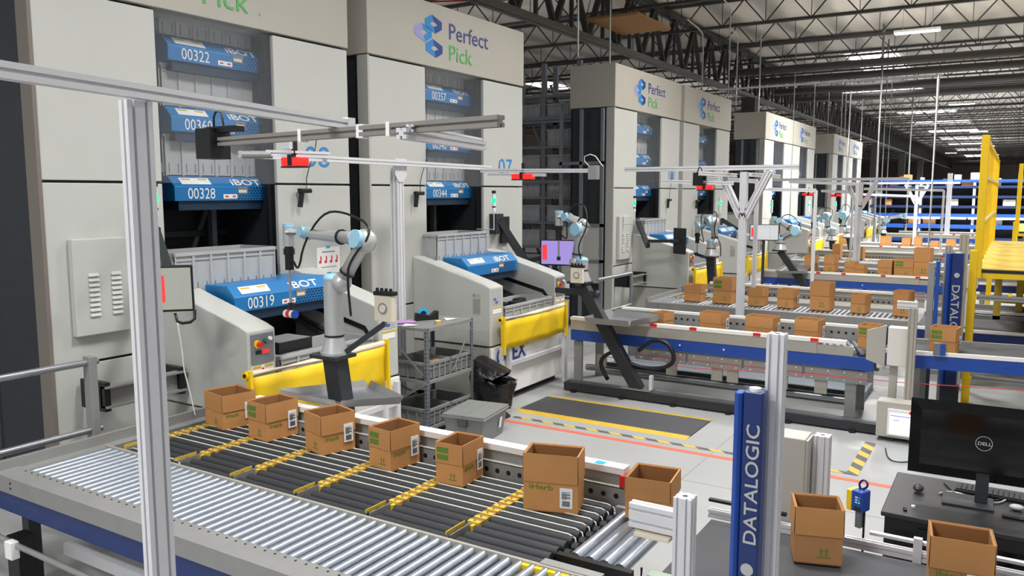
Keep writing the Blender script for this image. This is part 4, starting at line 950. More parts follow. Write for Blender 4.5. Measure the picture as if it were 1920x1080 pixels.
# ------------------------------------------------------------------ screens and their arms
def monitor(c, w, h, rz, tilt, label, scr='screen', pole=False):
    t = thing('monitor', label, 'monitor', c, rz); t.rotation_euler = (tilt, 0, rz)
    M().box(-w/2, w/2, 0, .04, -h/2, h/2, 'black').build('housing', t, bevel=.008)
    g = M().box(-w/2+.015, w/2-.015, -.003, 0, -h/2+.02, h/2-.015, scr); g.box(-w/2+.03, -w/2+.03+w*.12, -.006, -.003, -h*.28, h*.30, 'screen_red')
    g.box(-w/2+w*.22, w/2-w*.08, -.005, -.003, -h*.3, -h*.29, 'screen_grey').box(-w/2+w*.22, w/2-w*.08, -.005, -.003, h*.32, h*.33, 'screen_grey').box(w*.2, w*.21, -.005, -.003, -h*.3, h*.33, 'screen_grey')
    g.build('screen', t)
    if pole: M().box(-.03, .03, .04, .08, -c.z+.0, 0, 'post_dark').build('stand', t)
    return t
monitor(at(328, 542, x=-5.55), .27, .37, rad(48), rad(8), 'monitor with red bar hanging left of the nearest station', 'screen')
p = at(326, 540, x=-5.55)
t = thing('monitor_mount', 'dark swing arm from the nearest tower down to its monitor', 'monitor arm', (TX0, 4.45, 2.2))
W(M().bar((TX0, 4.42, 2.36), (TX0+.3, 4.35, 2.3), .08, .12, 'post_dark').bar((TX0+.3, 4.35, 2.3), (p.x-.12, p.y+.06, p.z+.05), .07, .1, 'post_dark').bar((p.x-.12, p.y+.06, p.z-.05), (p.x-.12, p.y+.06, p.z+.16), .05, .05, 'black'), 'arm', t)
W(M().tube([(p.x, p.y, p.z-.2), (p.x+.03, p.y, p.z-.28), (p.x+.1, p.y+.1, p.z-.27), (p.x+.08, p.y+.12, p.z-.18)], .012, 'cable', 6, 1), 'cable', t)
c = at(1050, 474, y=10.5); monitor(c, .60, .38, rad(12), 0, 'purple lit monitor with red bar behind the second robot', 'screen_violet')
t = thing('monitor_mount', 'dark folding arm reaching from tower 07 to the purple monitor', 'monitor arm', (TX0, 10.3, 2.1))
W(M().bar((TX0, 10.15, 2.2), (TX0+.12, 10.15, 2.2), .2, .3, 'post_dark').bar((TX0+.1, 10.15, 2.25), at(985, 490, y=10.6), .09, .1, 'post_dark').bar(at(985, 490, y=10.6), c+V((-.1, .1, -.05)), .07, .07, 'post_dark').box(TX0, TX0+.04, 10.33, 10.55, 1.9, 2.3, 'black'), 'arm', t)
c = at(1433, 436, y=18.3); monitor(c, .62, .36, rad(20), 0, 'monitor with red bar and white page, right of the splayed post', 'screen_lit', True)
c = at(1276, 452, y=15.0); t = monitor(c, .34, .5, rad(150), 0, 'dark upright monitor seen from behind at the third station', 'black')
t = thing('monitor_mount', 'black elbowed arm carrying the dark monitor of the third station', 'monitor arm', at(1196, 412, x=TX0+.05))
W(M().bar(at(1195, 412, x=TX0+.05), at(1215, 462, y=14.9), .08, .08, 'post_dark').bar(at(1215, 452, y=14.9), at(1262, 452, y=14.95), .05, .06, 'post_dark').bar(at(1262, 450, y=14.95), c, .06, .06, 'post_dark'), 'arm', t)
t = thing('monitor_mount', 'dark arm over the fourth station, left of the splayed post', 'monitor arm', at(1356, 415, x=TX0+.05))
W(M().bar(at(1353, 412, x=TX0+.05), at(1392, 437, y=21.5), .1, .1, 'post_dark').bar(at(1353, 410, x=TX0+.05), at(1350, 440, x=TX0+.05), .06, .06, 'post_dark'), 'arm', t)
monitor(at(1598, 436, y=30.4), .5, .4, rad(20), 0, 'small far monitor with red bar behind the upright far robot', 'screen', True)
# ------------------------------------------------------------------ handrail at the left
t = thing('handrail', 'round steel handrail at the left edge, beside the smoked panels', 'handrail', (-5.9, 3.46, 0))
for z in (1.385, .86): M().cyl((0, -2.2, z), (0, .06, z), .026, 'steel', 14).build('rail', t)
M().box(-.045, .045, -.03, .03, 0, 1.43, 'rail_grey').build('post', t, bevel=.005)
t = thing('handrail', 'short handrail beside the third tower, left of the carton conveyor', 'handrail', (-5.6, 13.0, 0))
P1 = at(1120, 525, x=-5.6); P2 = at(1184, 512, x=-5.6)
W(M().cyl(P1, P2, .03, 'steel', 10).cyl(P1-Z*.55, P2-Z*.55, .03, 'steel', 10), 'rail', t); W(M().cyl((P2.x, P2.y, 0), P2, .03, 'steel', 10), 'post', t)
# ------------------------------------------------------------------ storage racks between the towers
SH = T0
def rackbay(y, x1, n, zs, label, tk):
    t = thing('storage_rack', label, 'storage rack', (x1, y, 0)); Wd = .82
    for i in range(n+1):
        for yy in (0, .5): M().box(-i*Wd-.05, -i*Wd+.05, yy, yy+.07, 0, 5.3, 'rack_steel').build('upright', t)
    for z in zs: M().box(-n*Wd, 0, -.02, .02, z-.05, z, 'rack_steel').box(-n*Wd, 0, .5, .54, z-.05, z, 'rack_steel').build('shelf_beam', t)
    for i in range(n): M().bar((-i*Wd, .3, .8), (-i*Wd-Wd, .3, 2.6), .05, .04, 'rack_steel', (0, 1, 0)).build('brace', t); M().bar((-i*Wd, .3, 3.2), (-i*Wd-Wd, .3, 4.9), .05, .04, 'rack_steel', (0, 1, 0)).build('brace', t)
    for z in (2.85, 4.15): M().box(-n*Wd, 0, -.04, -.02, z, z+.07, 'rack_steel').build('girt', t)
    return t
zs = [.5, 1.02, 1.54, 2.06, 2.58, 3.1, 3.62, 4.14, 4.66]
rackbay(14.9, -7.62, 5, zs, 'tall grey rack full of totes behind the third tower', 0)
Tn = make_tote(.64, .42, .34, 'tote_far', 'tote_in'); Tn.rotation_euler = (0, 0, -pi/2)
for i in range(4):
    for j, z in enumerate(zs[1:-1]):
        if (i*3+j*5) % 7 == 0: continue
        o = tote((-7.62-i*.82-.73, 14.93, z), 'grey tote on the tall rack, %s bay from the right, shelf %s above the floor' % (('first', 'second', 'third', 'fourth')[i], ('second', 'third', 'fourth', 'fifth', 'sixth', 'seventh', 'eighth')[j]), 'totes on the tall grey rack', Tn)
t = rackbay(15.1, -7.62-4.1, 5, zs, 'farther tall grey rack continuing left behind tower 07', 0)
# glazed service frame at the side of the third, fifth and seventh tower
for i, y in enumerate((14.4, 25.3, 36.15)):
    t = thing('service_cage', ('open steel cage at the side of the third tower', 'open steel cage at the side of the fifth tower', 'open steel cage at the side of the seventh tower')[i], 'cage', (TX0-.16, y-.12, 0))
    m = M()
    for x in (-.03, -.48, -.92): m.box(x-.03, x+.03, -.02, .03, 0, 4.26, 'rack_steel')
    for z in (1.3, 2.0, 3.2): m.box(-.95, 0, -.02, .03, z, z+.06, 'rack_steel')
    m.box(-.9, -.05, .0, .01, .9, 2.0, 'panel_shade'); m.build('frame', t)
# ------------------------------------------------------------------ steel cart with bins
t = thing('shelf_cart', 'grey slotted angle cart with three shelves in front of the pick station', 'cart', (-5.6, 7.3, 0))
cx0, cx1, cy0, cy1 = -5.92, -5.32, 6.86, 7.74
for x, y, sx, sy in ((cx0, cy0, 1, 1), (cx1, cy0, -1, 1), (cx0, cy1, 1, -1), (cx1, cy1, -1, -1)):
    m = M().box(min(x, x+sx*.04), max(x, x+sx*.04), y, y+sy*.004 if sy > 0 else y+.004, .02, 1.2, 'rack_steel').box(x, x+.004, min(y, y+sy*.04), max(y, y+sy*.04), .02, 1.2, 'rack_steel')
    for k in range(26): m.box(x+.004 if sx < 0 else x-.001, x+.005, y+sy*.02-.005, y+sy*.02+.005, .06+k*.045, .08+k*.045, 'black'); m.box(x+sx*.02-.005, x+sx*.02+.005, y-.001 if sy > 0 else y+.004, y+.0 if sy > 0 else y+.005, .06+k*.045, .08+k*.045, 'black')
    W(m, 'upright', t)
for z in (1.2, .62, .1): W(M().box(cx0, cx1, cy0, cy1, z-.004, z, 'rail_grey').box(cx0, cx1, cy0-.003, cy0, z-.035, z, 'rail_grey').box(cx1, cx1+.003, cy0, cy1, z-.035, z, 'rail_grey'), 'shelf', t)
W(M().bar((cx0, cy0-.004, .25), (cx1, cy0-.004, .60), .025, .004, 'rail_grey', (0, 1, 0)), 'brace', t)
W(M().bar((cx0, cy0-.004, 1.15), (cx0+.55, cy0-.004, .68), .025, .004, 'rail_grey', (0, 1, 0)), 'brace', t)
W(M().bar((cx0+.004, cy0, .6), (cx0+.004, cy1, .12), .025, .004, 'rail_grey', (1, 0, 0)), 'brace', t)
W(M().bar((cx1-.004, cy1, 1.15), (cx1-.004, cy1-.4, .65), .025, .004, 'rail_grey', (1, 0, 0)), 'brace', t)
Bn = make_tote(.41, .5, .19, 'bin', 'bin_in', 'storage_bin')
tote((-5.35, 6.90, .622), 'grey open bin on the middle cart shelf, nearer the robot', 'grey bins on the cart', Bn)
tote((-5.35, 7.32, .622), 'grey open bin on the middle cart shelf, right hand one', None, Bn)
tote((-5.35, 6.90, .102), 'grey open bin on the bottom cart shelf, nearer the robot', None, Bn)
tote((-5.35, 7.32, .102), 'grey open bin on the bottom cart shelf, right hand one', None, Bn)
tag(M().box(-.05, .05, -.08, .08, 0, .16, 'card_dark').box(-.04, .051, -.06, .06, .02, .12, 'card_in').build('small_box', loc=(-5.45, 7.18, .63), bevel=.004), 'small brown box standing in the right bin on the cart', 'box')
t = thing('tape_dispenser', 'black tape dispenser with a blue roll on top of the cart', 'tape dispenser', (-5.72, 7.36, 1.2), rad(60))
M().prism([(-.13, 0), (.15, 0), (.15, .10), (.12, .10), (.06, .05), (-.06, .08), (-.12, .09)], 'y', -.04, .04, 'black').build('base', t, bevel=.006); M().cyl((-.03, -.012, .075), (-.03, .012, .075), .065, 'tape_blue', 18).cyl((-.03, -.014, .075), (-.03, .014, .075), .035, 'black', 14).build('tape_roll', t)
m = M(); r = random.Random(3); n = 10; vs = [((i/n-.5)*.3, (j/n-.5)*.16, .006+.03*r.random()*math.exp(-((i/n-.5)**2+(j/n-.5)**2)*6)) for i in range(n+1) for j in range(n+1)]
o = m.add(vs, [(i*(n+1)+j, (i+1)*(n+1)+j, (i+1)*(n+1)+j+1, i*(n+1)+j+1) for i in range(n) for j in range(n)], 'violet_cloth', True).build('cleaning_cloth', loc=(-5.82, 7.06, 1.2)); o.rotation_euler = (0, 0, rad(50))
tag(o, 'crumpled violet cloth on the cart top', 'cloth')
for i, (x, y, lb) in enumerate([(-5.62, 6.95, 'crumpled white paper on the near corner of the cart'), (-5.5, 7.55, 'white paper beside the tape dispenser on the cart')]):
    o = M().add([(-.07, -.05, .002), (.07, -.05, .012), (.07, .05, .002), (-.07, .05, .015), (0, 0, .001)], [(0, 1, 4), (1, 2, 4), (2, 3, 4), (3, 0, 4)], 'white').build('paper', loc=(x, y, 1.2)); o.rotation_euler = (0, 0, .6*i+.3); sd = o.modifiers.new('t', 'SOLIDIFY'); sd.thickness = .002; tag(o, lb, 'paper')
tag(M().cyl((0, 0, 0), (0, 0, .04), .032, 'cream', 14).cyl((0, 0, .005), (0, 0, .035), .034, 'mat_yellow', 14).build('tape_roll', loc=(-5.42, 7.2, 1.2)), 'small roll of yellow tape on the cart edge', 'tape')
# lidded tote and black bag
t = thing('lidded_tote', 'grey lidded tote with white label on the floor before the cart', 'tote', (-4.88, 7.15, 0), rad(8))
M().add([(-.2, -.27, 0), (.2, -.27, 0), (.2, .27, 0), (-.2, .27, 0), (-.24, -.31, .29), (.24, -.31, .29), (.24, .31, .29), (-.24, .31, .29)], [(3, 2, 1, 0), (0, 1, 5, 4), (1, 2, 6, 5), (2, 3, 7, 6), (3, 0, 4, 7), (4, 5, 6, 7)], 'bin').build('body', t, bevel=.012)
M().box(-.25, 0.0, -.32, .32, .29, .32, 'bin').box(.004, .25, -.32, .32, .29, .32, 'bin').box(-.26, .26, -.33, .33, .28, .295, 'bin').build('lid', t, bevel=.006)
M().plate((.225, .10, .1), Y, V((.04, 0, .29)), .06, .12, 'label', .003).build('label', t); M().box(-.05, .05, -.345, -.30, .2, .28, 'bin_in').build('latch', t)
t = thing('waste_bag', 'black plastic bag in a bin behind the cart', 'bag', (-5.2, 7.98, 0))
bg = M().tube([(0, 0, 0), (0, 0, .12), (0, 0, .25), (0, 0, .38), (0, 0, .45), (0, 0, .52), (.02, 0, .47)], [.2, .21, .22, .25, .27, .27, .2], 'bag', 20); rb = random.Random(5)
bg.v = [(x*1.15+rb.uniform(-.02, .02)*(z > .05), y*.9+rb.uniform(-.02, .02)*(z > .05), z+rb.uniform(-.03, .03)*(z > .3)) for x, y, z in bg.v]
bg.build('liner', t)
tag(M().tube([(-.0, 0, 0), (0, 0, .25), (0, 0, .42)], [.2, .23, .25], 'bag', 14).build('waste_bag', loc=(-6.15, 6.6, 0)), 'black bag on the floor left of the cart', 'bag')

# ------------------------------------------------------------------ barcode tunnel at the front belt
def scan_column(x, y, z0, z1, s_, label, text=True, up=1, rz=0):
    t = thing('scanner_column', label, 'scanner', (x, y, 0), rz)
    M().prism([(-.035*s_, .0), (-.035*s_, .05*s_), (.035*s_, .05*s_), (.035*s_, .0), (.03*s_, -.012*s_), (-.03*s_, -.012*s_)], 'z', z0, z1, 'navy').build('housing', t, bevel=.003)
    M().prism([(-.065*s_, -.002), (-.065*s_, .05*s_), (-.036*s_, .05*s_), (-.036*s_, -.002), (-.05*s_, -.014*s_)], 'z', z0, z1-.008, 'royal').build('side_fin', t, bevel=.003)
    M().disc((0, .015*s_, z1), Z, .02*s_, 'white', .012).build('cap_screw', t)
    if text:
        r, u = (Z, -X) if up == 1 else (-Z, X); h = .045*s_; L = (z1-z0)
        g = M(); 
        if up == 1: g.text('DATALOGIC', (h/2+.004, -.0125*s_, at(1400, 1034, k=2.74).z), r, u, h, 'tote', xs=1.2, t=.003, bold=.012); g.disc((.0, -.0125*s_, at(1400, 1084, k=2.74).z), -Y, .022*s_, 'tote', .003, 16)
        else: g.text('DATALOGIC', (-h/2, -.0125*s_, z1-.2*s_), r, u, h, 'tote', xs=1.2, t=.003, bold=.012); g.disc((0, -.0125*s_, z1-.14*s_), -Y, .016*s_, 'tote', .003, 16)
        g.build('lettering', t)
    M().box(-.06*s_, .05*s_, .02, .06*s_, 0, z0, 'rack_dark').build('stand', t)
    return t
c = at(1414, 735, k=2.74)
scan_column(c.x, c.y, .3, c.z, 1.0, 'tall blue scanner column with white lettering in the right foreground')
def post(name, x, y, z, w, label, rz=0, cap='alu', m='alu'):
    t = thing(name, label, 'post', (x, y, 0), rz)
    M().alu((0, 0, 0), (0, 0, z), w, w, (0, 1, 0), nw=2, nh=2, d=.010, g=.010, m=m).build('profile', t); M().cyl((0, 0, z), (0, 0, z+.001), w*.15, 'alu_slot', 10).build('core_hole', t); return t
c = at(1458, 625, k=2.78); post('aluminium_post', c.x, c.y, c.z, .058, 'tall aluminium post directly right of the blue scanner column')
c = at(1285, 930, k=3.45); t = post('aluminium_post', c.x, c.y, c.z, .078, 'short aluminium post left of the blue scanner column')
t['label'] = 'short wide aluminium post with open slotted top, left of the blue scanner column'
cc = c
t = thing('aluminium_bracket', 'thick horizontal aluminium piece clamped left of the short post', 'bracket', (cc.x-.2, cc.y, at(1183, 985, y=cc.y).z))
a = at(1183, 965, y=cc.y+.02); 
M().alu((a.x-t.location.x, .02, .05), (.166, .02, .05), .05, .11, nh=2).build('profile', t, bevel=.002); M().box(-.02, .14, -.03, .03, -.03, -.015, 'cream').build('strip', t)
t = thing('control_box', 'small grey green electronics box hanging beside the short post', 'box', (cc.x-.11, cc.y+.05, .80))
M().box(-.07, .07, -.02, .04, 0, .17, 'pcb').build('housing', t, bevel=.004); M().box(.02, .04, -.022, -.02, .08, .12, 'black').box(-.06, .02, -.022, -.02, .015, .022, 'black').build('slot', t); M().tube([(-.09, -.03, .2), (-.09, -.04, .05), (-.06, -.05, -.2)], .006, 'cable').build('cable', t)
M().box(-.01, .01, 0, .02, -.8, 0, 'rack_dark').build('stand', t)
# electrical cabinet and post beyond the belt
t = thing('electrical_cabinet', 'pale grey electrical cabinet standing behind the blue scanner column', 'cabinet', (-1.03, 4.75, 0))
M().box(-.14, .10, -.08, .10, .70, 1.27, 'elec_side').build('housing', t, bevel=.006); g = M()
for k in range(10): g.box(.10, .104, .085, .1, .74+k*.052, .765+k*.052, 'white')
g.box(.10, .112, -.07, .085, .71, 1.26, 'elec_side'); g.build('door', t); M().box(-.1, .06, -.04, .06, 0, .70, 'elec_side').build('stand', t)
post('aluminium_post', -.865, 4.82, 1.27, .085, 'slotted aluminium post beside the pale electrical cabinet')
# barcode reader
p = at(1605, 935, y=4.62)
t = thing('barcode_reader', 'blue and yellow barcode reader with cable loop behind the leaning carton', 'barcode reader', p, rad(-25))
M().box(-.01, .055, -.03, .05, -.06, .055, 'royal').build('housing', t, bevel=.006); M().box(-.04, -.008, -.028, .048, -.065, .05, 'yellow').box(-.046, -.038, -.02, .04, -.05, .04, 'black').build('front_frame', t, bevel=.004)
g = M().box(.01, .05, -.032, -.03, -.055, -.03, 'ink'); 
for k in range(3): g.box(.015, .03, -.032, -.03, -.01+k*.014, -.004+k*.014, 'white'); g.box(.036, .042, -.032, -.03, -.01+k*.014, -.004+k*.014, 'green_glow' if k == 0 else 'tote')
g.build('display', t); M().tube([(.01, .02, .055), (.0, .02, .085), (.03, .02, .115), (.055, .02, .095), (.045, .02, .07), (.02, .02, .055)], .006, 'navy', 8, 2).build('cable_loop', t)
M().box(-.0, .03, .0, .03, -.16, -.06, 'rack_steel').cyl((.035, .03, -p.z), (.035, .03, -.06), .006, 'black', 8).build('stand', t)

# ------------------------------------------------------------------ desk with monitor
t = thing('desk', 'black metal workstation cabinet in the right foreground', 'desk', (.2, 5.6, 0))
M().box(-.76, 1.0, -.40, .38, .0, .72, 'black').build('cabinet', t, bevel=.008); M().box(-.78, 1.02, -.42, .40, .72, .75, 'desk').build('top', t, bevel=.006)
M().box(-.70, .2, -.405, -.40, .05, .64, 'black_gloss').build('door', t); M().box(-.58, -.46, -.412, -.405, .62, .68, 'black_gloss').build('handle', t)
for q in ((-.62, -.25, 'label'), (-.66, -.31, 'black'), (-.655, -.34, 'black')): M().disc((q[0], q[1], .75), Z, .011, q[2], .011).build('knob', t)
c = at(1822, 826, y=5.62)
t = thing('computer_monitor', 'large black computer monitor seen from behind, round maker logo on its back', 'monitor', (c.x, 5.62, .75), rad(2))
zc = c.z-.75
M().prism([(-.34, zc-.245), (.34, zc-.245), (.34, zc+.225), (-.34, zc+.225)], 'y', .0, .02, 'black_gloss').add([(-.345, .0, zc-.25), (.345, .0, zc-.25), (.345, .0, zc+.23), (-.345, .0, zc+.23), (-.28, -.035, zc-.18), (.28, -.035, zc-.18), (.28, -.035, zc+.17), (-.28, -.035, zc+.17)], [(0, 1, 5, 4), (1, 2, 6, 5), (2, 3, 7, 6), (3, 0, 4, 7), (4, 5, 6, 7)], 'black_gloss').build('housing', t)
g = M(); lx = at(1845, 826, y=5.58).x-c.x
n = 28; vs = [(lx+cos(2*pi*i/n)*r_, -.038, zc+sin(2*pi*i/n)*r_) for r_ in (.046, .0425) for i in range(n)]
g.add(vs, [(i, (i+1) % n, (i+1) % n+n, i+n) for i in range(n)], 'tote'); g.text('DELL', (lx-.034, -.038, zc-.0105), X, Z, .021, 'tote', xs=1.15, t=.001, bold=.02); g.build('logo', t)
M().box(lx-.03, lx+.04, -.03, .0, .02, zc-.1, 'rack_dark').build('stand', t); M().box(-.14, .14, -.12, .1, 0, .015, 'rack_dark').build('foot', t, bevel=.005)
# keyboard, mouse, phone, cables
t = thing('keyboard', 'black keyboard lying behind the big monitor', 'keyboard', (.02, 5.83, .75), rad(-3))
M().box(-.24, .24, -.07, .07, 0, .018, 'black').build('base', t, bevel=.004); g = M()
for i in range(16):
    for j in range(5): g.box(-.23+i*.029, -.206+i*.029, -.062+j*.026, -.040+j*.026, .018, .027, 'rack_dark')
g.build('keys', t)
t = thing('computer_mouse', 'grey computer mouse with red dot on the desk corner', 'mouse', at(1722, 918, z=.765)); M().sph((0, 0, .012), .05, 'rack_dark', 14, 8, (.65, 1, .42)).build('shell', t); M().disc((0, .02, .032), Z, .006, 'red', .004).build('wheel', t)
for i, (pts, m_, lb) in enumerate([([(1770, 905), (1800, 935), (1850, 942), (1905, 930)], 'cable', 'black cable curling on the desk below the monitor'), ([(1760, 925), (1785, 920), (1830, 935), (1870, 945), (1890, 935)], 'alu', 'clear plastic wrapped cable on the desk')]):
    tag(M().tube([at(a, b, z=.758) for a, b in pts], .005, m_, 6, 2).build('cable'), lb, 'cable')
t = thing('mobile_phone', 'black phone lying at the right on the desk', 'phone', at(1900, 972, z=.752)); M().box(-.06, .06, -.02, .02, 0, .01, 'black_gloss').build('body', t, bevel=.003)
tag(M().sph((0, 0, .02), .03, 'tote', 10, 6, (1.4, 1, .6)).build('plastic_wrap', loc=at(1906, 957, z=.75)), 'crumpled clear plastic wrap at the right on the desk', 'plastic wrap')

# ------------------------------------------------------------------ things around the middle conveyor
t = thing('touch_panel', 'grey cabinet with lit white touch screen on the floor by the striped tape', 'touch screen', (-.93, 9.33, 0))
M().box(-.21, .25, .0, .2, .05, .44, 'elec_side').build('housing', t, bevel=.01); M().box(-.1, .2, -.02, .0, .08, .37, 'white').build('bezel', t, bevel=.006)
M().box(-.075, .2, -.024, -.02, .10, .33, 'screen_cyan').box(-.07, .15, -.027, -.024, .295, .305, 'screen_violet').box(-.04, .02, -.027, -.024, .25, .256, 'ink_soft').build('screen', t); M().disc((.13, -.02, .35), -Y, .02, 'red', .015).build('stop_button', t); M().box(-.1, -.04, .05, .1, 0, .05, 'rack_dark').build('foot', t); M().box(.1, .16, .05, .1, 0, .05, 'rack_dark').build('foot', t)
tag(M().tube([at(1660, 840, z=.01), at(1665, 862, z=.01), at(1690, 868, z=.01), at(1720, 862, z=.01)], .006, 'cable', 6, 2).build('cable'), 'black cable curling on the floor before the touch screen cabinet', 'cable')
t = thing('electrical_box', 'pale electrical box with open angled cover mounted at the end of the middle conveyor', 'electrical box', (-1.1, 9.62, 0))
M().box(.0, .20, -.02, .14, .78, 1.20, 'elec').build('housing', t, bevel=.006); M().add([(-.20, -.10, 1.16), (-.02, -.02, 1.22), (-.02, -.02, .76), (-.20, -.10, .84), (-.20, -.06, 1.16), (-.02, .04, 1.22), (-.02, .04, .76), (-.20, -.06, .84)], [(0, 3, 2, 1), (4, 5, 6, 7), (0, 1, 5, 4), (1, 2, 6, 5), (2, 3, 7, 6), (3, 0, 4, 7)], 'elec_side').build('cover', t)
M().box(.02, .10, .08, .14, 0, .78, 'elec_side').build('stand', t)
c = at(1713, 578, y=9.58); post('aluminium_post', c.x, 9.58, c.z, .085, 'aluminium post right of the pale electrical box', m='conv_tan')
tag(M().alu((c.x-.16, 9.58, c.z+.03), (c.x+.04, 9.58, c.z+.03), .05, .08, nh=2).build('aluminium_bracket'), 'short horizontal profile capping the post right of the electrical box', 'bracket')
c1 = at(1797, 475, y=11.2); scan_column(c1.x, 11.2, .3, c1.z, 1.9, 'blue scanner column left of the yellow post, lettering running down', up=-1)
c2 = at(1762, 493, y=11.0); post('aluminium_post', at(1780, 470, y=11.3).x-.01, 11.35, at(1770, 460, y=11.3).z, .075, 'slim aluminium post left of the far blue scanner column', m='conv_tan')
post('aluminium_post', at(1834, 450, y=12.4).x-.16, 12.4, at(1834, 440, y=12.4).z, .11, 'slim aluminium post right of the far blue scanner column', m='conv_tan')
t = thing('scanner_column', 'slim blue and grey scanner column behind the middle cartons', 'scanner', (at(1750, 500, y=10.9).x, 10.9, 0)); zt = at(1750, 493, y=10.9).z
M().box(-.05, .02, 0, .08, .8, zt, 'rail_grey').build('housing', t); M().box(.03, .07, -.02, .08, .8, zt+.02, 'royal').build('side_fin', t); M().box(-.03, .03, .0, .06, 0, .8, 'rack_dark').build('stand', t)
p = at(1757, 665, y=9.86); t = thing('photo_sensor', 'small blue box sensor on the rail of the middle belt conveyor', 'sensor', (p.x, 9.84, p.z)); M().box(-.04, .03, -.02, .04, 0, .13, 'rack_steel').build('housing', t); M().box(.03, .08, -.03, .05, 0, .13, 'royal').build('face', t)
t = thing('electrical_box', 'pale box right of the far blue scanner column', 'electrical box', (at(1812, 520, y=13.5).x, 13.5, 0)); M().box(-.15, .15, 0, .2, at(1812, 540, y=13.5).z, at(1812, 497, y=13.5).z, 'elec').build('housing', t); M().box(-.03, .03, .05, .1, 0, at(1812, 540, y=13.5).z, 'elec').build('stand', t)

# ------------------------------------------------------------------ yellow walkways over the conveyors
def walkway(x, y, s_, label, L=7.0):
    t = thing('walkway', label, 'walkway', (x, y, 0)); zt = 3.34; zd = 1.72
    def yb(m, *a): return m.box(*a, 'yellow_steel')
    m = M(); yb(m, -.045, .045, -.05, .05, 0, 1.95); yb(m, .0, .09, -.045, .045, 1.6, 3.36); m.build('corner_post', t, bevel=.008)
    yb(M(), -.0, .09, L-.05, L+.05, 0, 3.3).build('corner_post', t)
    k = int(L/1.0)
    for i in range(1, k+1): yb(M(), .01, .06, i*L/(k+.6)-.03, i*L/(k+.6)+.03, zd, zt-.03).build('baluster', t)
    M().box(.02, .07, 0, L, zt-.04, zt, 'yellow_steel').build('top_rail', t)
    for z in (2.28, 2.86): M().box(.03, .06, 0, L, z-.02, z+.02, 'cream').build('mid_rail', t)
    M().box(.04, 4.2, 0.02, L, zd-.02, zd, 'yellow_part').build('deck', t)
    M().box(.04, 4.2, 0, .05, zd-.12, zd-.055, 'yellow_steel').box(.04, 4.2, -.0, .04, zd-.055, zd-.0, 'yellow_part').box(.04, 4.2, -.003, 0, zd-.05, zd-.01, 'ink').build('fascia', t)
    for yy, xx in ((3.0, .25), (4.2, .55), (3.0, 1.2)): M().box(xx-.05, xx+.05, yy-.05, yy+.05, 0, zd-.02, 'yellow_part').build('leg', t)
    for z in (1.0,): M().box(.25, 2.2, 2.97, 3.03, z-.04, z+.04, 'yellow_part').build('cross_rail', t)
    for i, z in enumerate((1.36, .76, .34)): M().box(.03, .06, -.06, -.02, z-.02, z+.02, 'yellow').build('lug', t)
    return t
walkway(-.40, 11.63, 1, 'tall yellow steel gate and walkway platform at the right edge, nearer one')
walkway(.02, 23.5, 1, 'second yellow gate and walkway farther back at the right edge', 6.0)
for i, z in enumerate((1.36, .76, .34)):
    tag(M().alu((-.34, 11.62, z), (3, 11.5, z+.02), .05, .06, m='rail_grey').build('guard_rail'), '%s grey guard rail running right from the yellow post' % ('highest', 'middle', 'lowest')[i], 'rail')
t = thing('stair_treads', 'yellow stair treads seen under the nearer walkway', 'stairs', (.7, 16.5, 0))
for k in range(4): M().box(-.2, 1.2, k*.28, k*.28+.25, .9+k*.18, .93+k*.18, 'yellow_part').build('tread', t)
M().box(-.24, -.2, 0, 1.1, 0, 1.5, 'yellow_part').build('stringer', t)

# ------------------------------------------------------------------ blue racking at the far end
def racking(y, x0, x1, label, seed, sgn='left'):
    t = thing('pallet_rack', label, 'storage racking', (x0, y, 0)); L = x1-x0
    zs_ = [.35, .95, 1.95, 2.45, 2.95]; n = max(1, round(L/2.6))
    for i in range(n+1):
        for yy in (0, .9): M().box(i*L/n-.06, i*L/n+.06, yy, yy+.08, 0, 3.45, 'tote_far').build('upright', t)
    for z, mm in zip(zs_+[3.25, 1.5], ['rack_navy', 'rack_blue', 'rack_navy', 'rack_navy', 'rack_navy', 'rack_blue', 'rack_blue']):
        hh = .2 if z in (.95, 1.5) else .13
        M().box(0, L, -.02, .05, z-hh/2, z+hh/2, mm).box(0, L, .85, .92, z-hh/2, z+hh/2, 'rack_navy').box(0, L, .05, .85, z-.03, z-.0, 'rack_dark').build('shelf', t)
    M().box(0, L, 1.0, 1.02, 0, 3.1, 'rack_dark').build('back_mesh', t)
    r = random.Random(seed); 
    for z in (.35, .95, 1.95, 2.45, 2.95, 3.25):
        x = .2
        while x < L-.6:
            wd = r.uniform(.3, .6); h = r.uniform(.22, .36) if z != .95 else r.uniform(.3, .42)
            if r.random() < .62: CAR.append((x0+x, y+.1, z+.1 if z in (.95,) else z+.065, wd, h, z, sgn))
            x += wd+r.uniform(.1, 1.6)
    return t
CAR = []
racking(47, -6.6, 0.6, 'long blue racking full of cartons across the far end, left part', 4, 'left'); racking(47.0, .8, 8, 'long blue racking with cartons across the far end, right of the yellow gate', 9, 'right')
racking(52, -6.0, 4.0, 'second row of blue racking just behind the first', 12, 'rear')
cc0 = None; rr = random.Random(2); nth = {}
ordw = ['first', 'second', 'third', 'fourth', 'fifth', 'sixth', 'seventh', 'eighth', 'ninth', 'tenth', 'eleventh', 'twelfth']
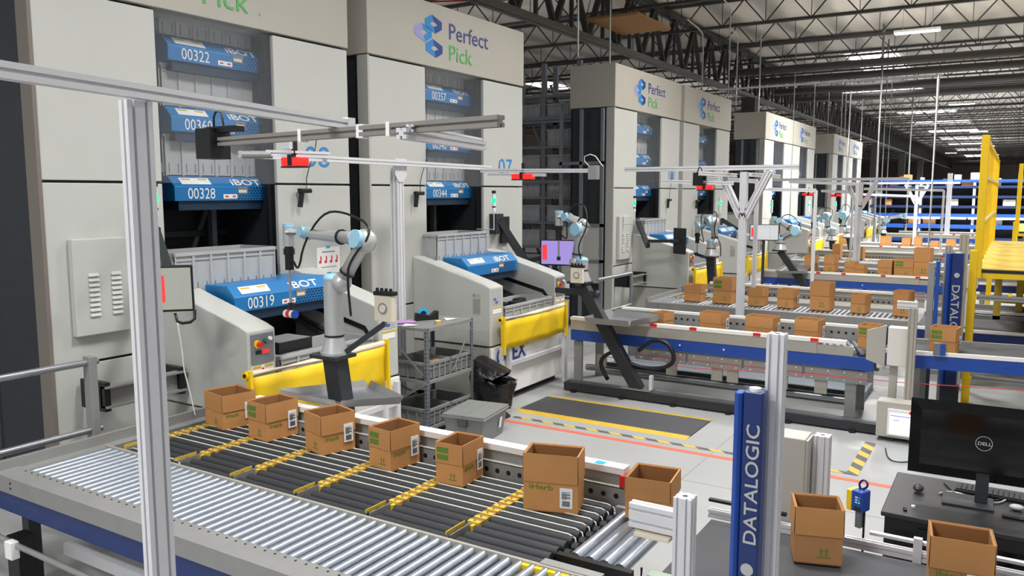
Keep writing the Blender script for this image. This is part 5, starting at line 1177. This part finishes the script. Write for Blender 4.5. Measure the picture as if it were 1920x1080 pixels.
for (x, y, z, wd, h, zz, sg) in CAR:
    kx = nth.get((zz, sg), 0); nth[(zz, sg)] = kx+1
    lv = {.35: 'lowest', .95: 'second', 1.95: 'third', 2.45: 'fourth', 2.95: 'fifth', 3.25: 'top'}[zz]
    o = M().box(0, wd, 0, .4, 0, h, rr.choice(['card', 'card', 'card_dark', 'card', 'tote', 'cream', 'bin'])).build('carton', loc=(x, y, z))
    tag(o, 'small box on the %s shelf of the %s far racking, %s from left' % (lv, sg, ordw[min(kx, 11)]), 'box', 'boxes on the far racking')
for i in range(7):
    x = -6.2+i*1.05+(0.12 if i % 2 else 0); t = thing('tube_light', 'bright tube light in the far racking, %s from left' % ordw[i], 'tube light', (x, 46.95, 1.33), 0, 'tube lights in the far racking')
    M().box(0, .85, -.05, .02, 0, .07, 'tube_glow').build('tube', t); M().box(-.02, .87, -.03, .04, .07, .1, 'white').build('fitting', t)
# pale conduits dropping to the tower tops and service drops
def drop(x, y, z0, z1, label, r=.022, m='conduit', bend=0):
    pts = [(x, y, z0), (x, y, z1-.1), (x+.05*(1 if bend else 0), y-bend*.3, z1), (x, y-bend, z1+.12)] if bend else [(x, y, z0), (x, y, z1)]
    tag(M().tube(pts, r, m, 7, 1 if bend else 0).build('conduit'), label, 'conduit')
Xr = TX0-.3
for i, (px, pt, pb, bend) in enumerate([(1083, 0, 128, 0), (1143, 0, 125, 0), (1316, 60, 176, 1.2), (1365, 12, 190, .8), (1379, 66, 220, .8), (1422, 52, 218, .8)]):
    b_ = at(px, pb, x=Xr); z1 = min(7.9, at(px, max(pt, 2), x=Xr).z); drop(Xr, b_.y, 5.1, z1 if bend else 8.2, 'thin pale conduit rising from a tower top, %s from left' % ordw[i], .02, bend=bend)
for i, (px, y_, zb, r_) in enumerate([(1486, 30, 5.1, .025), (1524, 35, 5.1, .03), (1551, 36.5, 5.1, .025), (1576, 38, 5.1, .03), (1583, 38.6, 5.1, .03), (1591, 39.5, 5.1, .05), (1614, 41, 5.1, .025)]):
    b_ = at(px, 260, y=y_); drop(b_.x, y_, zb if b_.x < TX0 else 0, 8.2, 'pale service drop above the far towers, %s from left' % ordw[i], r_)
for i, (px, y_, r_, lb) in enumerate([(1642, 30, .05, 'pale round pipe column left of the dark roof columns'), (1652, 33, .03, 'thin pale pipe just right of the round pipe column'), (1662, 36, .03, 'second thin pale pipe right of the round pipe column'), (1747, 25, .04, 'tall pale pipe dropping from the roof left of the yellow gate'), (1702, 40, .05, 'slim pale pipe before the blue racking')]):
    b_ = at(px, 360, y=y_); drop(b_.x, y_, 0, 8.2 if i != 3 else 5.8, lb, r_)
b_ = at(1747, 360, y=25); tag(M().alu((b_.x-6, 25, 5.8), (b_.x+.1, 25, 5.8), .05, .05).build('cable_tray'), 'thin white tray running left from the tall pale pipe', 'tray')
b_ = at(1780, 360, y=38); post('steel_post', b_.x, 38, at(1780, 325, y=38).z, .18, 'white steel post rising in front of the blue racking')
t = thing('roof_hatch', 'brown square panel hanging beside the big left girder', 'panel', at(1180, 45, x=-8.7)); M().box(-.7, .7, -1.1, 1.1, -.03, .03, 'card_dark').build('panel', t); M().bar((-.7, -1.1, 0), (-.5, -1, .9), .02, .02, 'joist').bar((.7, 1.1, 0), (.6, 1, .9), .02, .02, 'joist').build('hanger', t)
# white cable hanging left of the front cartons
tag(M().tube([at(332, 602, y=4.2), at(342, 660, y=4.2), at(344, 690, y=4.2), at(355, 730, y=4.2), at(366, 778, y=4.2)], .006, 'cable_w', 6, 2).build('cable'), 'thin white cable hanging left of the leftmost front carton', 'cable')
# sensor bar below the front conveyor
t = thing('support_rail', 'bent pipe and white sensor under the near edge of the front conveyor', 'pipe', (-5.2, 2.6, 0))
W(M().tube([(-6.2, 2.55, .50), (-5.75, 2.55, .49), (-5.6, 2.55, .44), (-5.2, 2.55, .42), (-3.0, 2.55, .40)], .018, 'rail_grey', 8, 1), 'pipe', t); W(M().box(-5.36, -5.28, 2.51, 2.56, .34, .45, 'white'), 'sensor', t); W(M().box(-5.4, -3.4, 2.9, 2.95, .2, .28, 'alu').box(-5.52, -5.38, 2.6, 2.72, 0, .42, 'black'), 'bracket', t)
